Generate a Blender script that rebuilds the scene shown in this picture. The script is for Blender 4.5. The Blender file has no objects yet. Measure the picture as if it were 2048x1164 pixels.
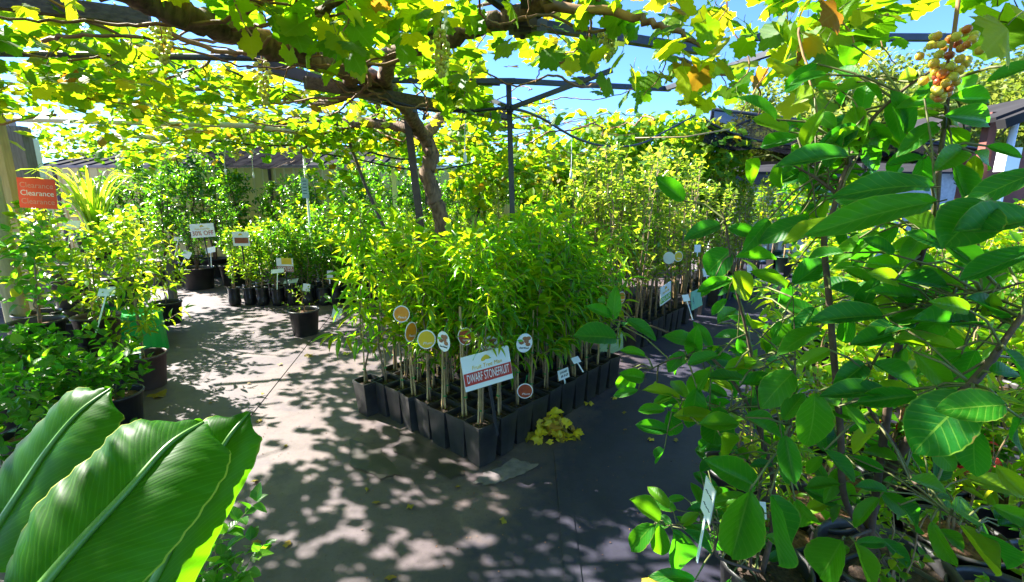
import bpy, math, random
import numpy as np
from mathutils import Vector, Matrix

random.seed(11)
rng = np.random.default_rng(11)
SC = bpy.context.scene
COL = SC.collection
R = math.radians
PI = math.pi

# ------------------------------------------------------------------ camera, sky, sun, exposure
FPX = 900.0                      # focal length in pixels of the 2048 px wide photograph
CAM_H = 1.55
PITCH = math.atan((582 - 400) / FPX)
cam = bpy.data.cameras.new('camera')
cam.sensor_width = 36.0
cam.lens = 36.0 * FPX / 2048.0
cam.clip_start = 0.02
cam.clip_end = 1500
camo = bpy.data.objects.new('camera', cam)
camo.location = (0, 0, CAM_H)
camo.rotation_euler = (PI / 2 - PITCH, 0, 0)
COL.objects.link(camo)
SC.camera = camo

SUN_EL = R(40)
SUN_H = Vector((-0.90, 0.44, 0)).normalized()          # horizontal direction towards the sun
SUN_DIR = Vector((SUN_H.x * math.cos(SUN_EL), SUN_H.y * math.cos(SUN_EL), math.sin(SUN_EL)))
world = bpy.data.worlds.new('World')
SC.world = world
world.use_nodes = True
wn = world.node_tree
wn.nodes.clear()
sky = wn.nodes.new('ShaderNodeTexSky')
sky.sky_type = 'NISHITA'
sky.sun_disc = False
sky.sun_elevation = SUN_EL
sky.sun_rotation = math.atan2(SUN_H.x, SUN_H.y)
sky.altitude = 2200
sky.air_density = 0.8
sky.dust_density = 0.0
sky.ozone_density = 10.0
bg = wn.nodes.new('ShaderNodeBackground')
bg.inputs['Strength'].default_value = 0.095
wo = wn.nodes.new('ShaderNodeOutputWorld')
wn.links.new(sky.outputs[0], bg.inputs[0])
wn.links.new(bg.outputs[0], wo.inputs[0])

sl = bpy.data.lights.new('sun', 'SUN')
sl.energy = 4.5
sl.angle = R(0.53)
sl.color = (1.0, 0.95, 0.86)
so = bpy.data.objects.new('sun', sl)
so.rotation_euler = (-SUN_DIR).to_track_quat('-Z', 'Y').to_euler()
so.location = (-20, 14, 20)
COL.objects.link(so)

SC.view_settings.view_transform = 'Standard'
SC.view_settings.look = 'None'
SC.view_settings.gamma = 1.0
SC.view_settings.use_curve_mapping = False
SC.view_settings.exposure = 2.55
SC.render.engine = 'CYCLES'
SC.cycles.use_denoising = True
SC.cycles.max_bounces = 10
SC.cycles.diffuse_bounces = 4
SC.cycles.transparent_max_bounces = 12
SC.cycles.sample_clamp_indirect = 8.0
SC.cycles.caustics_reflective = False
SC.cycles.caustics_refractive = False

# ------------------------------------------------------------------ photo pixel -> world helpers
_c, _s = math.cos(PITCH), math.sin(PITCH)


def ray(px, py):
    x, u = (px - 1024) / FPX, -(py - 582) / FPX
    return Vector((x, _c + u * _s, -_s + u * _c))


def P(px, py, Y):
    d = ray(px, py)
    return Vector((0, 0, CAM_H)) + d * (Y / d.y)


def G(px, py, z=0.0):
    d = ray(px, py)
    return Vector((0, 0, CAM_H)) + d * ((z - CAM_H) / d.z)


def proj(V):
    V = np.asarray(V, float)
    z = V[:, 2] - CAM_H
    dep = V[:, 1] * _c - z * _s
    up = V[:, 1] * _s + z * _c
    dep = np.where(dep < 0.05, 0.05, dep)
    return 1024 + FPX * V[:, 0] / dep, 582 - FPX * up / dep, dep


def inpoly(px, py, poly):
    r = np.zeros(len(px), bool)
    n = len(poly)
    for i in range(n):
        x0, y0 = poly[i]
        x1, y1 = poly[(i + 1) % n]
        c = ((y0 > py) != (y1 > py))
        with np.errstate(divide='ignore', invalid='ignore'):
            xi = x0 + (py - y0) * (x1 - x0) / ((y1 - y0) or 1e-9)
        r ^= c & (px < xi)
    return r


# ------------------------------------------------------------------ mesh helpers
class MB:
    """collects arrays of vertices and faces and links them as one mesh object"""

    def __init__(s):
        s.V, s.UV, s.Q, s.T, s.QM, s.TM, s.n = [], [], [], [], [], [], 0

    def add(s, V, Q=None, T=None, uv=None, m=0):
        V = np.asarray(V, float).reshape(-1, 3)
        s.V.append(V)
        s.UV.append(np.zeros((len(V), 2)) if uv is None else np.asarray(uv, float))
        if Q is not None and len(Q):
            Q = np.asarray(Q, int).reshape(-1, 4)
            s.Q.append(Q + s.n)
            s.QM.append(np.full(len(Q), m))
        if T is not None and len(T):
            T = np.asarray(T, int).reshape(-1, 3)
            s.T.append(T + s.n)
            s.TM.append(np.full(len(T), m))
        s.n += len(V)
        return s

    def box(s, c, sz, rot=None, m=0):
        x, y, z = [a / 2 for a in sz]
        V = np.array([(-x, -y, -z), (x, -y, -z), (x, y, -z), (-x, y, -z), (-x, -y, z), (x, -y, z), (x, y, z), (-x, y, z)])
        if rot is not None:
            V = V @ np.array(rot.to_3x3()).T
        V = V + np.array(c)
        return s.add(V, Q=[(0, 3, 2, 1), (4, 5, 6, 7), (0, 1, 5, 4), (1, 2, 6, 5), (2, 3, 7, 6), (3, 0, 4, 7)], m=m)

    def bar(s, a, b, w, h=None, m=0, up=(0, 0, 1)):
        a, b = Vector(a), Vector(b)
        h = h or w
        d = (b - a)
        L = d.length
        d.normalize()
        u = Vector(up)
        if abs(d.dot(u)) > 0.95:
            u = Vector((1, 0, 0))
        sx = d.cross(u).normalized()
        uz = sx.cross(d)
        M = Matrix((sx, d, uz)).transposed()
        return s.box((a + b) / 2, (w, L, h), M, m)

    def tube(s, pts, rad, n=6, m=0, lump=0.0, cap=True):
        pts = np.array([tuple(p) for p in pts], float)
        k = len(pts)
        rad = np.full(k, rad) if np.isscalar(rad) else np.asarray(rad, float)
        tg = np.gradient(pts, axis=0)
        tg /= np.linalg.norm(tg, axis=1)[:, None] + 1e-9
        mean = pts[-1] - pts[0]
        ref = np.array((0, 0, 1.0)) if abs(mean[2]) < 0.8 * np.linalg.norm(mean) else np.array((1.0, 0.2, 0))
        a = np.cross(tg, ref)
        a /= np.linalg.norm(a, axis=1)[:, None] + 1e-9
        b = np.cross(a, tg)
        th = np.linspace(0, 2 * PI, n, endpoint=False)
        rr = rad[:, None] * np.ones(n)[None]
        if lump:
            ii = np.arange(k)[:, None]
            rr = rr * (1 + lump * np.cos(3 * th[None] + ii * 0.5) + 0.5 * lump * np.sin(5 * th[None] - ii * 0.8 + 1))
        V = pts[:, None] + rr[..., None] * (np.cos(th)[None, :, None] * a[:, None] + np.sin(th)[None, :, None] * b[:, None])
        i, j = np.meshgrid(np.arange(k - 1), np.arange(n), indexing='ij')
        Q = np.stack([i * n + j, i * n + (j + 1) % n, (i + 1) * n + (j + 1) % n, (i + 1) * n + j], -1).reshape(-1, 4)
        V = V.reshape(-1, 3)
        T = []
        if cap:
            V = np.vstack([V, pts[0], pts[-1]])
            for q in range(n):
                T.append((k * n, (q + 1) % n, q))
                T.append((k * n + 1, (k - 1) * n + q, (k - 1) * n + (q + 1) % n))
        return s.add(V, Q=Q, T=T, m=m)

    def lathe(s, prof, c=(0, 0, 0), n=20, m=0, sq=0.0):
        prof = np.array(prof, float)
        k = len(prof)
        th = np.linspace(0, 2 * PI, n, endpoint=False)
        if sq:
            p = 1 / np.maximum(np.abs(np.cos(th)), np.abs(np.sin(th)))
            sc = 1 + (p - 1) * sq
        else:
            sc = np.ones(n)
        V = np.stack([prof[:, 0][:, None] * (np.cos(th) * sc)[None], prof[:, 0][:, None] * (np.sin(th) * sc)[None],
                      prof[:, 1][:, None] * np.ones(n)[None]], -1).reshape(-1, 3) + np.array(c)
        i, j = np.meshgrid(np.arange(k - 1), np.arange(n), indexing='ij')
        Q = np.stack([i * n + j, i * n + (j + 1) % n, (i + 1) * n + (j + 1) % n, (i + 1) * n + j], -1).reshape(-1, 4)
        return s.add(V, Q=Q, m=m)

    def mesh(s, name, mats, smooth=False):
        V = np.vstack(s.V)
        UV = np.vstack(s.UV)
        Q = np.vstack(s.Q) if s.Q else np.zeros((0, 4), int)
        T = np.vstack(s.T) if s.T else np.zeros((0, 3), int)
        MI = np.concatenate(([np.concatenate(s.QM)] if s.QM else []) + ([np.concatenate(s.TM)] if s.TM else []))
        me = bpy.data.meshes.new(name)
        me.vertices.add(len(V))
        me.vertices.foreach_set('co', V.astype(np.float32).ravel())
        loops = np.concatenate([Q.ravel(), T.ravel()]).astype(np.int32)
        me.loops.add(len(loops))
        me.loops.foreach_set('vertex_index', loops)
        nf = len(Q) + len(T)
        me.polygons.add(nf)
        st = np.concatenate([np.arange(len(Q)) * 4, len(Q) * 4 + np.arange(len(T)) * 3]).astype(np.int32)
        me.polygons.foreach_set('loop_start', st)
        me.polygons.foreach_set('material_index', MI.astype(np.int32))
        me.polygons.foreach_set('use_smooth', np.full(nf, bool(smooth)))
        ul = me.uv_layers.new(name='UVMap')
        ul.data.foreach_set('uv', UV[loops].astype(np.float32).ravel())
        for mt in (mats if isinstance(mats, (list, tuple)) else [mats]):
            me.materials.append(mt)
        me.update(calc_edges=True)
        me.validate()
        return me


def obj(name, me, parent=None, loc=None, rot=None, scale=None, kind=None):
    o = bpy.data.objects.new(name, me)
    COL.objects.link(o)
    if parent is not None:
        o.parent = parent
    if loc is not None:
        o.location = loc
    if rot is not None:
        o.rotation_euler = rot
    if scale is not None:
        o.scale = scale
    if kind:
        o['kind'] = kind
    return o


def build(name, mb, mats, parent=None, smooth=False, kind=None, **kw):
    return obj(name, mb.mesh(name, mats, smooth), parent, kind=kind, **kw)


def tag(o, label, cat, group=None, kind=None):
    o['label'] = label
    o['category'] = cat
    if group:
        o['group'] = group
    if kind:
        o['kind'] = kind
    return o


def thing(name, label, cat, loc=(0, 0, 0), rotz=0.0, group=None):
    o = bpy.data.objects.new(name, None)
    o.empty_display_size = 0.1
    COL.objects.link(o)
    o.location = loc
    o.rotation_euler = (0, 0, rotz)
    return tag(o, label, cat, group)


ORD = ['first', 'second', 'third', 'fourth', 'fifth', 'sixth', 'seventh', 'eighth', 'ninth', 'tenth', 'eleventh', 'twelfth',
       'thirteenth', 'fourteenth', 'fifteenth', 'sixteenth', 'seventeenth', 'eighteenth', 'nineteenth', 'twentieth']

# ------------------------------------------------------------------ materials


def new_mat(name):
    m = bpy.data.materials.new(name)
    m.use_nodes = True
    nt = m.node_tree
    b = nt.nodes['Principled BSDF']
    return m, nt, b


def noise(nt, scale, detail=4.0, rough=0.55, coord='Object'):
    tc = nt.nodes.new('ShaderNodeTexCoord')
    n = nt.nodes.new('ShaderNodeTexNoise')
    n.inputs['Scale'].default_value = scale
    n.inputs['Detail'].default_value = detail
    n.inputs['Roughness'].default_value = rough
    nt.links.new(tc.outputs[coord], n.inputs['Vector'])
    return n


def ramp(nt, fac, stops):
    r = nt.nodes.new('ShaderNodeValToRGB')
    e = r.color_ramp.elements
    while len(e) > 1:
        e.remove(e[-1])
    e[0].position, e[0].color = stops[0][0], (*stops[0][1], 1)
    for p, c in stops[1:]:
        x = e.new(p)
        x.color = (*c, 1)
    nt.links.new(fac, r.inputs[0])
    return r


def plain(name, c0, c1=None, scale=8.0, rough=0.6, bump=0.0, metal=0.0, spec=0.5, detail=5.0, stretch=None):
    m, nt, b = new_mat(name)
    b.inputs['Roughness'].default_value = rough
    b.inputs['Metallic'].default_value = metal
    b.inputs['Specular IOR Level'].default_value = spec
    n = noise(nt, scale, detail)
    if stretch:
        mp = nt.nodes.new('ShaderNodeMapping')
        mp.inputs['Scale'].default_value = stretch
        tc = [x for x in nt.nodes if x.type == 'TEX_COORD'][0]
        nt.links.new(tc.outputs['Object'], mp.inputs['Vector'])
        nt.links.new(mp.outputs[0], n.inputs['Vector'])
    c1 = c1 or tuple(v * 0.75 for v in c0)
    r = ramp(nt, n.outputs['Fac'], [(0.3, c1), (0.7, c0)])
    nt.links.new(r.outputs[0], b.inputs['Base Color'])
    if bump:
        bp = nt.nodes.new('ShaderNodeBump')
        bp.inputs['Strength'].default_value = bump
        bp.inputs['Distance'].default_value = 0.01
        nt.links.new(n.outputs['Fac'], bp.inputs['Height'])
        nt.links.new(bp.outputs[0], b.inputs['Normal'])
    return m


def leaf_mat(name, stops, tstops, rough=0.36, trans=0.45, veins=0.0, spec=0.42, nveins=9.0, edge=None, vein_col=(0.35, 0.45, 0.10), mid=0.035, bumpy=0.0, edge_at=0.475, vbump=0.35, irregular=0.0, vw=0.06, brown=0.0):
    """leaf tissue: colour varies from leaf to leaf, lets light through, midrib and side veins from the leaf's own UV"""
    stops = [(p, (c[0] * .92, c[1] * 1.3, c[2] * .3)) for p, c in stops]
    tstops = [(p, (min(.92, c[0] * 1.15), min(.92, c[1] * 1.35), c[2] * .5)) for p, c in tstops]
    m, nt, b = new_mat(name)
    L = nt.links
    geo = nt.nodes.new('ShaderNodeNewGeometry')
    oi = nt.nodes.new('ShaderNodeObjectInfo')
    ad = nt.nodes.new('ShaderNodeMath')
    ad.operation = 'ADD'
    L.new(geo.outputs['Random Per Island'], ad.inputs[0])
    L.new(oi.outputs['Random'], ad.inputs[1])
    fr = nt.nodes.new('ShaderNodeMath')
    fr.operation = 'FRACT'
    L.new(ad.outputs[0], fr.inputs[0])
    r1 = ramp(nt, fr.outputs[0], stops)
    r2 = ramp(nt, fr.outputs[0], tstops)
    base, tr = r1.outputs[0], r2.outputs[0]
    # mottling within one leaf
    nz = noise(nt, 30.0, 3.0)
    mx0 = nt.nodes.new('ShaderNodeMix')
    mx0.data_type = 'RGBA'
    mx0.blend_type = 'MULTIPLY'
    mx0.inputs['Factor'].default_value = 0.55
    rr = ramp(nt, nz.outputs['Fac'], [(0.3, (0.55, 0.6, 0.5)), (0.7, (1.15, 1.1, 1.1))])
    L.new(base, mx0.inputs['A'])
    L.new(rr.outputs[0], mx0.inputs['B'])
    base = mx0.outputs['Result']
    if veins:
        tc = nt.nodes.new('ShaderNodeTexCoord')
        sp = nt.nodes.new('ShaderNodeSeparateXYZ')
        L.new(tc.outputs['UV'], sp.inputs[0])

        def mth(op, a, bb=None):
            q = nt.nodes.new('ShaderNodeMath')
            q.operation = op
            for i, v in enumerate((a, bb)):
                if v is None:
                    continue
                if isinstance(v, (int, float)):
                    q.inputs[i].default_value = v
                else:
                    L.new(v, q.inputs[i])
            return q.outputs[0]
        du = mth('ABSOLUTE', mth('SUBTRACT', sp.outputs[0], 0.5))          # 0 at midrib .. .5 at edge
        midf = mth('LESS_THAN', du, mid)
        ph = mth('MULTIPLY', mth('SUBTRACT', sp.outputs[1], mth('MULTIPLY', du, 0.45)), nveins)
        if irregular:
            wn_ = nt.nodes.new('ShaderNodeTexNoise')
            wn_.noise_dimensions = '1D'
            wn_.inputs['Scale'].default_value = 0.45
            L.new(ph, wn_.inputs['W'])
            ph = mth('ADD', ph, mth('MULTIPLY', wn_.outputs['Fac'], irregular))
        tri = mth('ABSOLUTE', mth('SUBTRACT', mth('FRACT', ph), 0.5))
        vf = mth('MULTIPLY', mth('LESS_THAN', tri, vw), 0.55)
        f = mth('MULTIPLY', mth('MAXIMUM', midf, vf), veins)
        mx = nt.nodes.new('ShaderNodeMix')
        mx.data_type = 'RGBA'
        L.new(f, mx.inputs['Factor'])
        L.new(base, mx.inputs['A'])
        mx.inputs['B'].default_value = (*vein_col, 1)
        base = mx.outputs['Result']
        bp = nt.nodes.new('ShaderNodeBump')
        bp.inputs['Strength'].default_value = vbump
        bp.inputs['Distance'].default_value = 0.003
        wv = mth('ADD', mth('MULTIPLY', tri, 1.0), mth('MULTIPLY', nz.outputs['Fac'], bumpy))
        L.new(wv, bp.inputs['Height'])
        L.new(bp.outputs[0], b.inputs['Normal'])
        if edge:
            ef = mth('MULTIPLY', mth('GREATER_THAN', du, edge_at), 0.8)
            mx2 = nt.nodes.new('ShaderNodeMix')
            mx2.data_type = 'RGBA'
            L.new(ef, mx2.inputs['Factor'])
            L.new(base, mx2.inputs['A'])
            mx2.inputs['B'].default_value = (*edge, 1)
            base = mx2.outputs['Result']
    if veins and brown:
        nb_ = noise(nt, 9.0, 5.0)
        e3 = mth('MULTIPLY', mth('POWER', mth('MULTIPLY', du, 2.0), 5.0), 0.42)
        t3 = mth('MULTIPLY', mth('POWER', sp.outputs[1], 9.0), 0.42)
        bf = mth('MULTIPLY', mth('GREATER_THAN', mth('ADD', mth('ADD', nb_.outputs['Fac'], mth('MULTIPLY', fr.outputs[0], 0.10)), mth('MAXIMUM', e3, t3)), brown), 0.85)
        mx3 = nt.nodes.new('ShaderNodeMix')
        mx3.data_type = 'RGBA'
        L.new(bf, mx3.inputs['Factor'])
        L.new(base, mx3.inputs['A'])
        mx3.inputs['B'].default_value = (0.17, 0.085, 0.03, 1)
        base = mx3.outputs['Result']
    L.new(base, b.inputs['Base Color'])
    b.inputs['Roughness'].default_value = rough
    b.inputs['Specular IOR Level'].default_value = spec
    t = nt.nodes.new('ShaderNodeBsdfTranslucent')
    L.new(tr, t.inputs['Color'])
    ms = nt.nodes.new('ShaderNodeMixShader')
    ms.inputs[0].default_value = trans
    L.new(b.outputs[0], ms.inputs[1])
    L.new(t.outputs[0], ms.inputs[2])
    out = [x for x in nt.nodes if x.type == 'OUTPUT_MATERIAL'][0]
    L.new(ms.outputs[0], out.inputs['Surface'])
    return m


M = {}
M['vine'] = leaf_mat('vine_leaf',
                     [(0.0, (0.025, 0.075, 0.008)), (0.45, (0.05, 0.115, 0.010)), (0.76, (0.10, 0.15, 0.012)), (0.91, (0.24, 0.22, 0.02)), (0.96, (0.28, 0.19, 0.03)), (1.0, (0.16, 0.06, 0.02))],
                     [(0.0, (0.20, 0.44, 0.015)), (0.48, (0.32, 0.52, 0.015)), (0.78, (0.62, 0.60, 0.02)), (0.91, (0.85, 0.68, 0.03)), (0.96, (0.80, 0.48, 0.05)), (1.0, (0.40, 0.14, 0.03))],
                     rough=0.52, trans=0.5, spec=0.22, veins=0.35, nveins=5.0, vein_col=(0.25, 0.32, 0.06), mid=0.02)
M['stone'] = leaf_mat('stonefruit_leaf', [(0, (0.045, 0.13, 0.012)), (0.6, (0.085, 0.18, 0.014)), (1, (0.18, 0.22, 0.02))],
                      [(0, (0.25, 0.60, 0.02)), (0.6, (0.45, 0.70, 0.02)), (1, (0.8, 0.75, 0.03))], rough=0.30, trans=.5)
M['apricot'] = leaf_mat('apricot_leaf', [(0, (0.04, 0.12, 0.012)), (0.6, (0.08, 0.16, 0.014)), (1, (0.18, 0.20, 0.02))],
                        [(0, (0.35, 0.62, 0.02)), (0.6, (0.6, 0.70, 0.02)), (1, (0.85, 0.72, 0.03))], rough=0.30, trans=.5)
M['pear'] = leaf_mat('pear_leaf', [(0, (0.05, 0.11, 0.03)), (0.6, (0.11, 0.16, 0.04)), (1, (0.26, 0.25, 0.10))],
                     [(0, (0.3, 0.52, 0.05)), (0.6, (0.55, 0.62, 0.08)), (1, (0.8, 0.70, 0.2))], rough=0.26, spec=0.8, trans=0.45)
M['citrus'] = leaf_mat('citrus_leaf', [(0, (0.015, 0.07, 0.012)), (0.7, (0.03, 0.10, 0.015)), (1, (0.09, 0.16, 0.02))],
                       [(0, (0.14, 0.45, 0.02)), (0.7, (0.25, 0.55, 0.02)), (1, (0.6, 0.68, 0.03))], rough=0.25, spec=0.8, trans=0.35)
M['lime'] = leaf_mat('lime_leaf', [(0, (0.04, 0.13, 0.015)), (0.6, (0.09, 0.17, 0.018)), (1, (0.2, 0.22, 0.03))],
                     [(0, (0.25, 0.55, 0.02)), (0.6, (0.55, 0.70, 0.03)), (1, (0.8, 0.75, 0.06))], rough=0.32)
M['berry'] = leaf_mat('berry_leaf', [(0, (0.02, 0.09, 0.02)), (0.8, (0.035, 0.12, 0.02)), (1, (0.12, 0.2, 0.03))],
                      [(0, (0.1, 0.42, 0.03)), (0.8, (0.2, 0.5, 0.03)), (1, (0.5, 0.65, 0.05))], rough=0.4, veins=0.3, nveins=7.0)
M['custard'] = leaf_mat('custard_apple_leaf', [(0, (0.006, 0.056, 0.05)), (0.35, (0.010, 0.085, 0.036)), (0.7, (0.026, 0.12, 0.018)), (0.9, (0.075, 0.16, 0.016)), (1, (0.16, 0.17, 0.02))],
                        [(0, (0.06, 0.34, 0.02)), (0.5, (0.12, 0.48, 0.015)), (0.85, (0.30, 0.58, 0.015)), (1, (0.55, 0.60, 0.02))],
                        rough=0.42, trans=0.42, spec=0.22, veins=0.8, nveins=9.0, vein_col=(0.13, 0.27, 0.03), edge=(0.16, 0.28, 0.03), mid=0.018, bumpy=0.4, brown=0.98)
M['banana'] = leaf_mat('banana_leaf', [(0, (0.007, 0.046, 0.003)), (1, (0.012, 0.062, 0.004))], [(0, (0.14, 0.50, 0.008)), (1, (0.22, 0.58, 0.01))],
                       rough=0.46, trans=0.34, veins=0.7, nveins=34.0, vein_col=(0.075, 0.22, 0.015), edge=(0.40, 0.42, 0.05), mid=0.0, spec=0.14, edge_at=0.489, vbump=0.10, irregular=1.5, vw=0.09, brown=1.10)
M['midrib'] = plain('banana_midrib', (0.10, 0.24, 0.03), (0.06, 0.17, 0.02), 12, 0.4)
M['lemongrass'] = leaf_mat('lemongrass_blade', [(0, (0.10, 0.20, 0.02)), (0.7, (0.16, 0.24, 0.03)), (1, (0.3, 0.28, 0.08))],
                           [(0, (0.4, 0.65, 0.03)), (0.7, (0.6, 0.72, 0.05)), (1, (0.8, 0.7, 0.2))], rough=0.35)
M['hill'] = leaf_mat('hill_tree_leaf', [(0, (0.07, 0.09, 0.05)), (0.5, (0.125, 0.135, 0.08)), (1, (0.22, 0.18, 0.14))],
                     [(0, (0.28, 0.36, 0.06)), (0.5, (0.38, 0.42, 0.1)), (1, (0.50, 0.44, 0.2))], rough=0.55, trans=0.35)
M['yellow'] = leaf_mat('fallen_vine_leaf', [(0, (0.78, 0.46, 0.08)), (0.5, (0.88, 0.50, 0.10)), (0.8, (0.70, 0.38, 0.16)), (1, (0.45, 0.14, 0.1))],
                       [(0, (0.6, 0.45, 0.03)), (1, (0.5, 0.3, 0.05))], rough=0.5, trans=0.25, veins=0.3, nveins=5.0)
M['dry'] = leaf_mat('dry_leaf', [(0, (0.34, 0.20, 0.08)), (1, (0.25, 0.11, 0.04))], [(0, (0.4, 0.2, 0.06)), (1, (0.3, 0.12, 0.04))], rough=0.6, trans=0.2)

M['bark'] = plain('vine_bark', (0.27, 0.165, 0.095), (0.055, 0.034, 0.02), 9, 0.9, 1.0, stretch=(4, 4, 1.2), detail=9)
M['twig'] = plain('vine_cane', (0.34, 0.19, 0.08), (0.15, 0.075, 0.03), 14, 0.75, 0.4)
M['stem'] = plain('young_stem', (0.33, 0.22, 0.115), (0.17, 0.115, 0.06), 30, 0.7, 0.3)
M['greenstem'] = plain('green_stem', (0.12, 0.16, 0.04), (0.10, 0.08, 0.03), 20, 0.6)
M['darkstem'] = plain('custard_apple_bark', (0.12, 0.075, 0.045), (0.05, 0.03, 0.02), 25, 0.75, 0.5)
M['cane'] = plain('bamboo_stake', (0.52, 0.37, 0.17), (0.33, 0.21, 0.09), 22, 0.55, 0.1)
M['tie'] = plain('green_tie', (0.02, 0.28, 0.06), None, 5, 0.5)
M['pot'] = plain('black_plastic', (0.05, 0.047, 0.045), (0.014, 0.0145, 0.017), 7, 0.42, 0.15, detail=9)
M['bag'] = plain('planter_bag', (0.028, 0.027, 0.026), (0.012, 0.012, 0.012), 12, 0.3, 0.9)
M['brownpot'] = plain('faded_brown_plastic', (0.13, 0.085, 0.075), (0.07, 0.045, 0.04), 6, 0.5, 0.1)
M['greentub'] = plain('green_plastic', (0.015, 0.48, 0.07), (0.012, 0.40, 0.055), 4, 0.35)
M['dkgreentub'] = plain('dark_green_plastic', (0.01, 0.07, 0.04), None, 4, 0.4)
M['soil'] = plain('potting_mix', (0.075, 0.045, 0.03), (0.01, 0.007, 0.005), 70, 0.95, 1.0, detail=8)
M['bark_chip'] = plain('bark_chips', (0.30, 0.15, 0.08), (0.04, 0.02, 0.015), 45, 0.9, 1.0)
M['steel'] = plain('painted_steel', (0.045, 0.05, 0.065), (0.025, 0.027, 0.035), 15, 0.45, 0.1)
M['rust'] = plain('rusty_steel', (0.085, 0.055, 0.05), (0.04, 0.028, 0.028), 18, 0.6, 0.3)
M['galv'] = plain('galvanised_bracket', (0.20, 0.17, 0.13), (0.09, 0.075, 0.06), 20, 0.5, 0.3, metal=0.3)
M['cream'] = plain('cream_tube', (0.76, 0.71, 0.42), (0.62, 0.58, 0.34), 10, 0.45)
M['beamwood'] = plain('weathered_beam', (0.16, 0.12, 0.08), (0.06, 0.045, 0.03), 8, 0.8, 0.5, stretch=(1, 8, 8))
M['timber'] = plain('pine_post', (0.46, 0.38, 0.20), (0.34, 0.27, 0.13), 6, 0.7, 0.3, stretch=(8, 8, 1))
M['greytimber'] = plain('grey_timber', (0.24, 0.20, 0.15), (0.13, 0.11, 0.08), 6, 0.8, 0.4, stretch=(8, 8, 1))
M['hose'] = plain('black_hose', (0.018, 0.019, 0.022), None, 5, 0.35)
M['white'] = plain('white_plastic', (0.87, 0.88, 0.88), (0.80, 0.81, 0.82), 5, 0.4)
M['paleblue'] = plain('pale_blue_tag', (0.36, 0.52, 0.68), (0.30, 0.45, 0.62), 9, 0.5)
M['colorbond'] = plain('beige_sheet', (0.80, 0.63, 0.22), (0.72, 0.56, 0.19), 2, 0.45)
M['fencepost'] = plain('brown_post', (0.07, 0.035, 0.025), None, 5, 0.5)
M['capping'] = plain('fence_capping', (0.38, 0.30, 0.26), (0.28, 0.21, 0.18), 4, 0.5)
M['roofgrey'] = plain('grey_roof', (0.05, 0.048, 0.05), (0.03, 0.029, 0.03), 2, 0.85, 0.2, spec=0.02)
M['roofwhite'] = plain('pale_roof', (0.62, 0.62, 0.62), (0.5, 0.5, 0.52), 1.5, 0.4)
M['black'] = plain('black_fascia', (0.02, 0.02, 0.022), None, 4, 0.5)
M['shedwhite'] = plain('flaking_white_paint', (0.55, 0.58, 0.58), (0.36, 0.39, 0.40), 7, 0.6, 0.2)
M['redwood'] = plain('red_stained_timber', (0.24, 0.07, 0.045), (0.13, 0.04, 0.03), 5, 0.7, 0.3)
M['pinkwall'] = plain('pink_render', (0.50, 0.33, 0.34), (0.42, 0.27, 0.28), 4, 0.8, 0.2)
M['darkglass'] = plain('dark_window', (0.03, 0.03, 0.035), None, 3, 0.15)
M['orange'] = plain('orange_card', (0.86, 0.075, 0.014), (0.80, 0.065, 0.012), 3, 0.4)
M['palepink'] = plain('faint_pink_print', (0.88, 0.36, 0.26), None, 5, 0.4)
M['red'] = plain('red_print', (0.55, 0.045, 0.03), None, 5, 0.45)
M['greenprint'] = plain('green_print', (0.16, 0.48, 0.05), (0.13, 0.42, 0.04), 5, 0.45)
M['tealprint'] = plain('teal_print', (0.015, 0.13, 0.20), None, 5, 0.45)
M['brownprint'] = plain('brown_print', (0.34, 0.08, 0.03), None, 5, 0.45)
M['yellowprint'] = plain('yellow_print', (0.75, 0.52, 0.02), (0.7, 0.44, 0.01), 12, 0.45)
M['inkblack'] = plain('black_ink', (0.02, 0.02, 0.02), None, 5, 0.5)
M['turq'] = plain('faded_turquoise_board', (0.28, 0.60, 0.50), (0.16, 0.46, 0.38), 9, 0.6)
M['palegreen'] = plain('faded_green_board', (0.36, 0.50, 0.26), (0.24, 0.38, 0.17), 9, 0.6, stretch=(1, 1, 12))
M['peachprint'] = plain('orange_fruit_print', (0.80, 0.36, 0.02), (0.72, 0.20, 0.015), 30, 0.4)
M['almondprint'] = plain('brown_nut_print', (0.42, 0.19, 0.09), (0.24, 0.09, 0.04), 60, 0.4)
M['redfruit'] = plain('red_fruit_print', (0.45, 0.09, 0.02), (0.25, 0.03, 0.015), 40, 0.4)
M['grape'] = None
M['redflower'] = plain('red_petal', (0.70, 0.03, 0.04), (0.55, 0.02, 0.03), 20, 0.5)

gm, gnt, gb = new_mat('grape_skin')
gb.inputs['Base Color'].default_value = (0.42, 0.46, 0.08, 1)
gb.inputs['Roughness'].default_value = 0.3
gb.inputs['Subsurface Weight'].default_value = 0.6
gb.inputs['Subsurface Radius'].default_value = (0.01, 0.012, 0.003)
gb.inputs['Subsurface Scale'].default_value = 1.0
oi = gnt.nodes.new('ShaderNodeObjectInfo')
g2 = gnt.nodes.new('ShaderNodeNewGeometry')
ga = gnt.nodes.new('ShaderNodeMath')
gnt.links.new(oi.outputs['Random'], ga.inputs[0])
gnt.links.new(g2.outputs['Random Per Island'], ga.inputs[1])
gf = gnt.nodes.new('ShaderNodeMath')
gf.operation = 'FRACT'
gnt.links.new(ga.outputs[0], gf.inputs[0])
gr = ramp(gnt, gf.outputs[0], [(0, (0.46, 0.46, 0.07)), (0.5, (0.62, 0.46, 0.06)), (0.75, (0.55, 0.22, 0.03)), (0.88, (0.45, 0.09, 0.02)), (1, (0.14, 0.03, 0.02))])
gnt.links.new(gr.outputs[0], gb.inputs['Base Color'])
M['grape'] = gm


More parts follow.
